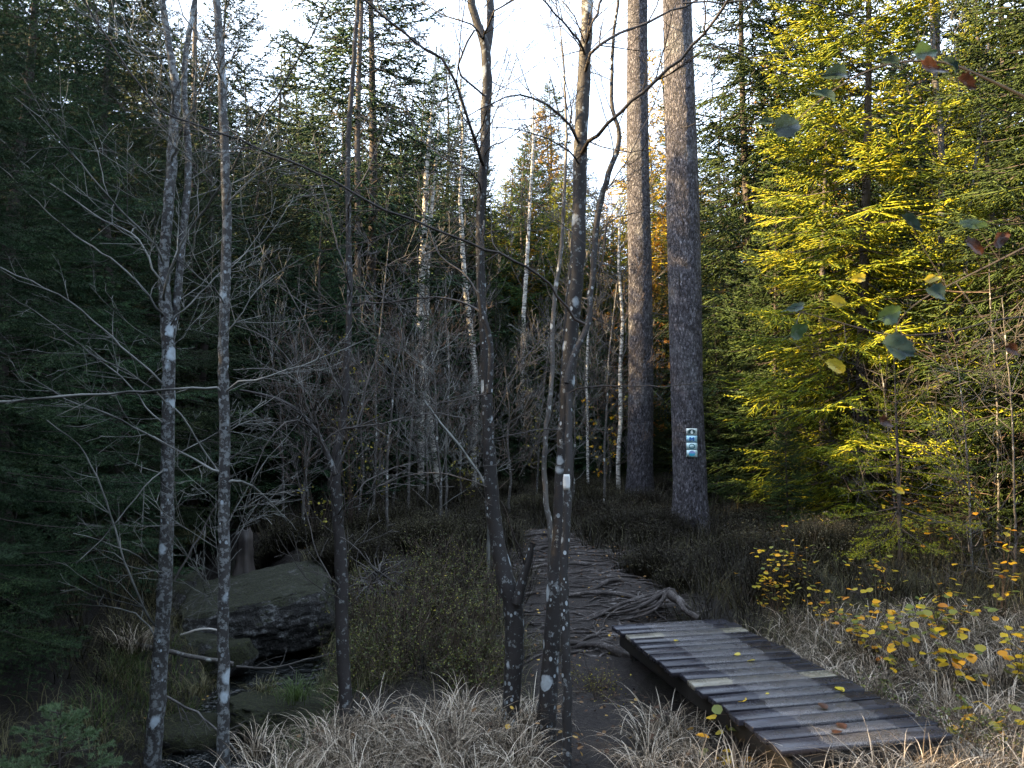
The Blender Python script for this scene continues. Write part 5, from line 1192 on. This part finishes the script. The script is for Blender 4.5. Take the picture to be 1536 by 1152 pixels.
# ------------------------------------------------------------------ roots
def root_tube(mb, x0, y0, x1, y1, r, rg, arch=.03, n=18, wob=.06):
    t = np.linspace(0, 1, n); x = x0 + (x1 - x0) * t; y = y0 + (y1 - y0) * t
    dx, dy = x1 - x0, y1 - y0; L = math.hypot(dx, dy); ph = rg.uniform(0, 6, 3)
    off = wob * L * (np.sin(t * 5 + ph[0]) * .5 + np.sin(t * 11 + ph[1]) * .3 + np.sin(t * 23 + ph[2]) * .12)
    x = x - dy / L * off; y = y + dx / L * off
    z = H(x, y) + .010 + r * .1 + arch * np.maximum(0, np.sin(t * rg.uniform(3, 9) + ph[0])) - .05 * (np.abs(2 * t - 1) ** 6)
    mb.tube(np.stack([x, y, z], 1), r * (1.0 - .45 * t) * (1 + rg.normal(0, .08, n)), 8)
def roots():
    rg = np.random.default_rng(9); mb = MB()
    for i in range(430):
        y = rg.uniform(6.6, 11.9); c = np.interp(y, PA[:, 1], PA[:, 0]); w_ = np.interp(y, [6.5, 8, 10, 12.6], [.55, .72, .55, .38])
        L = rg.uniform(.3, 1.3); xx = c + rg.uniform(-1, 1) * w_; a = rg.normal(0, .42) + (math.pi if rg.random() < .5 else 0)
        root_tube(mb, xx - math.cos(a) * L / 2, y - math.sin(a) * L / 2, xx + math.cos(a) * L / 2, y + math.sin(a) * L / 2, rg.uniform(.004, .010) + .012 * rg.random() ** 3, rg, .022, 22, .11)
    tag(mb.build('root_tangle', 'root'), 'tangle of thin worn roots covering the trodden path', 'tree roots', kind='stuff')
    big = [((1.7, 7.9), (.25, 7.35), .030, 'thick root curving from the broken root end toward the near left'), ((1.6, 8.05), (.2, 8.15), .028, 'thick root arching straight across the path'),
           ((1.4, 8.6), (.1, 8.1), .026, 'long root above the arched one'), ((1.25, 9.3), (.05, 9.0), .026, 'root crossing the middle of the path'), ((1.0, 10.2), (.0, 9.9), .03, 'root crossing the upper path'),
           ((1.2, 7.1), (.2, 6.6), .035, 'low root left of the far end of the boardwalk'), ((1.1, 6.5), (.45, 6.85), .04, 'dark broken root by the boardwalk post'), ((.8, 11.2), (-.1, 11.0), .03, 'root near the top of the path')]
    for (a, b, r, lab) in big:
        m = MB(); root_tube(m, *a, *b, r, rg, .06, 26, .05); o = m.build('tree_root', 'root', loc=(a[0], a[1], HH(*a))); tag(o, lab, 'root', 'thick roots on the path')
    # the splayed, broken root end behind the boardwalk
    m = MB(); c = P(1000, 905, 7.5); top = P(1003, 885, 7.6)
    for k in range(14):
        az = (rg.uniform(2.6, 3.9) if k % 4 else rg.uniform(-1.2, 1.0)); L = rg.uniform(.5, 1.3) if k % 4 else rg.uniform(.25, .5); r0 = rg.uniform(.012, .030); n = 14; t = np.linspace(0, 1, n)
        x = top[0] + rg.normal(0, .02) + np.cos(az + .5 * np.sin(t * 4 + k)) * L * t; y = top[1] - .03 + np.sin(az + .5 * np.sin(t * 4 + k)) * L * .8 * t
        g = H(x, y); z = g + (top[2] - g) * (1 - t) ** 1.6 + .012 - .05 * t ** 4
        m.tube(np.stack([x, y, z], 1), (r0 * (1 - .75 * t)) * (1 + rg.normal(0, .09, n)), 8)
    A, B = P(1004, 890, 7.4), P(1042, 927, 7.05); t = np.linspace(0, 1, 12)[:, None]
    m.tube(A + (B - A) * t + rg.normal(0, .012, (12, 3)), .036 * (1 + rg.normal(0, .1, 12)) * np.linspace(1, .75, 12), 9)
    o = m.build('root_stump', 'root', loc=tuple(c)); tag(o, 'pale splayed stump root just behind the far end of the boardwalk', 'root')
roots()

# ------------------------------------------------------------------ rocks, stump, logs
from mathutils import noise as mnoise
def boulder(px, py, Y, sx, sy, sz, label, mat, seed, tilt=(0, 0, 0), flat=.0, lift=0, sub=5):
    import bmesh
    q = P(px, py, Y); b = bmesh.new(); bmesh.ops.create_icosphere(b, subdivisions=sub, radius=1)
    for v in b.verts:
        p = v.co.copy(); o_ = Vector((seed * 3.1, 0, 0))
        d = 1 - .12 * abs(mnoise.noise(p * 2.3 + o_)) - .10 * abs(mnoise.noise(p * 5 + o_ * 2)) + .22 * mnoise.noise(p * 1.1 + o_) + .10 * mnoise.noise(p * 2.7 + o_) + .07 * mnoise.noise(p * 6 + o_) + .05 * mnoise.noise(p * 15 + o_) + .02 * mnoise.noise(p * 40 + o_)
        p = p * d; m_ = max(abs(p.x), abs(p.y), abs(p.z)); p = p * (1 - flat) + p / max(.6, m_) * flat * .9
        if p.z > .55: p.z = .55 + (p.z - .55) * .35
        v.co = Vector((p.x * sx, p.y * sy, p.z * sz))
    me = bpy.data.meshes.new('boulder'); b.to_mesh(me); b.free()
    for f in me.polygons: f.use_smooth = True
    me.materials.append(M[mat]); o = bpy.data.objects.new('boulder', me); COL.objects.link(o); o.location = (q[0], q[1], q[2] + lift); o.rotation_euler = tuple(R(a) for a in tilt)
    tag(o, label, 'boulder'); return o
boulder(392, 912, 8.7, .88, .72, .42, 'big lichen-crusted boulder with a mossy sloping top across the stream', 'rock', 1, (8, -9, 12), .6, sub=6)
boulder(310, 975, 7.9, .32, .28, .22, 'small rock with white lichen in front of the big boulder', 'rock', 2, (0, 10, 20), .2, sub=4)
boulder(345, 985, 7.7, .26, .24, .20, 'bright green mossy stone at the foot of the big boulder', 'mossrock', 3, (0, -15, 0), .1, sub=4)
boulder(425, 1075, 6.3, .5, .36, .2, 'broad mossy stone at the near edge of the stream', 'mossrock', 4, (0, 5, 0), .2)
boulder(285, 1105, 6.2, .3, .3, .18, 'dark mossy stone between the two slim grey trees', 'mossrock', 5, (0, 5, 0), .2, sub=4)
boulder(120, 990, 7.2, .55, .5, .32, 'green mossy hump under the low spruce boughs', 'mossrock', 6, (0, 5, 0), .1)
boulder(215, 900, 9.6, .75, .6, .45, 'dark overhanging rock deep in the hollow behind the forked grey tree', 'rock', 8, (0, 0, 0), .3)
def stump():
    q = P(366, 842, 9.2); m = MB(); rg = np.random.default_rng(4); n = 20; rows = []
    for k in range(9):
        z = -.15 + k * .055; t = np.arange(n) / n * 6.283
        r = .085 * (1 + .5 * math.exp(-(z + .15) / .12)) * (1 + .16 * np.sin(t * 5 + z * 3) + rg.normal(0, .06, n)); zz = np.full(n, z) + (k == 8) * rg.uniform(-.04, .14, n)
        rows.append(np.stack([r * np.cos(t), r * np.sin(t), zz], 1))
    v = np.vstack(rows + [np.array([[0, 0, .20]])]); f = [(k * n + i, k * n + (i + 1) % n, (k + 1) * n + (i + 1) % n, (k + 1) * n + i) for k in range(8) for i in range(n)]
    m.add(v, [(8 * n + i, 8 * n + (i + 1) % n, 9 * n) for i in range(n)], f); o = m.build('tree_stump', 'twig_dark'); o.location = tuple(q); tag(o, 'short ragged grey stump above the big boulder', 'stump')
stump()
def log(line, Y, dY, w0, w1, mat, label, name='fallen_branch', kids=0, seed=1):
    m = MB(); pts = trace(line, Y, dY, w0, w1); rg = np.random.default_rng(seed); limb(m, pts, rg, kids, .3, 1, 8)
    o = m.build(name, mat, loc=pts[0, :3]); tag(o, label, 'dead branch')
log([(195, 966), (240, 975), (290, 985), (325, 991), (350, 996)], 6.6, .1, 8, 6, 'alder_thin', 'straight fallen pole lying across the hollow behind the two slim grey trees')
log([(250, 960), (280, 952), (305, 940), (325, 945)], 7.6, 0, 5, 3, 'deadwood', 'pale dead stick resting on the small lichened rock')
log([(355, 1000), (400, 1005), (440, 995), (500, 980)], 7.2, -.3, 4, 2, 'twig_mid', 'thin stick lying beside the blue glint of water', kids=4)
log([(240, 1040), (300, 1070), (340, 1110), (370, 1150)], 5.9, -.5, 4, 2, 'twig_mid', 'dead branch slanting down to the stream in front of the mossy bank', kids=6, seed=3)
log([(262, 870), (290, 820), (312, 780), (335, 740)], 6.3, .2, 3.4, 2, 'twig_mid', 'thin leaning stick between the two slim grey trees above the hollow', kids=3, seed=5)
def upturned():
    q = P(560, 880, 8.2); m = MB(); rg = np.random.default_rng(14)
    for _ in range(70):
        a = rg.uniform(0, 6.283); L = rg.uniform(.15, .5); d = np.array([math.cos(a), rg.normal(0, .5), math.sin(a) * .8]); n = 7; p = np.array([rg.normal(0, .05)] * 3); pts = [p]
        for _ in range(n - 1): d = d + rg.normal(0, .35, 3); p = p + d / np.linalg.norm(d) * L / n; pts.append(p)
        m.tube(np.array(pts), np.linspace(rg.uniform(.01, .025), .003, n), 5)
    o = m.build('root_plate', 'twig_mid'); o.location = tuple(q + np.array([0, 0, .05])); tag(o, 'tangled upturned root plate right of the crooked black tree', 'root plate')
upturned()
# small near spruce at the lower left corner ------------------------------------
c_, w_ = spruce_mesh(33, .95, .62, 26, .014, 1.2, .05, .0, .10, zmin=.15, per=6)
x0, y0 = X(105, 4.75), 4.75
r_ = empty('spruce_sapling', (x0, y0, -.92), 'little spruce with single needles showing at the lower left corner', 'sapling')
c_.build('crown', 'needles_near', r_, smooth=False); w_.build('trunk', 'spruce_bark', r_)
# fallen leaves and twigs -----------------------------------------------------------
mb = MB(); x, y = scatter(6500, -3, 5, 3.8, 12, lambda x, y: inview(x, y) & ~on_deck(x, y, .05) & (pl_dist(x, y, CH) > .3), rg)
k = (pl_dist(x, y, PA) < .9) | (rg.random(len(x)) < .2); x, y = x[k], y[k]
add_leaves(mb, np.stack([x, y, H(x, y) + .03 + rg.uniform(0, .03, len(x))], 1), .028, rg, .35)
xg = rng.uniform(-1.4, 1.1, 90); yg = rng.uniform(4.4, 5.5, 90); kk = ~on_deck(xg, yg, .1); xg, yg = xg[kk], yg[kk]
add_leaves(mb, np.stack([xg, yg, H(xg, yg) + rng.uniform(.1, .24, len(xg))], 1), .04, rg, .4)
tag(mb.build('leaf_litter', 'brownleaf', smooth=False), 'brown and yellow fallen leaves strewn over the ground', 'fallen leaves', kind='stuff')
print('objects', len(bpy.data.objects))
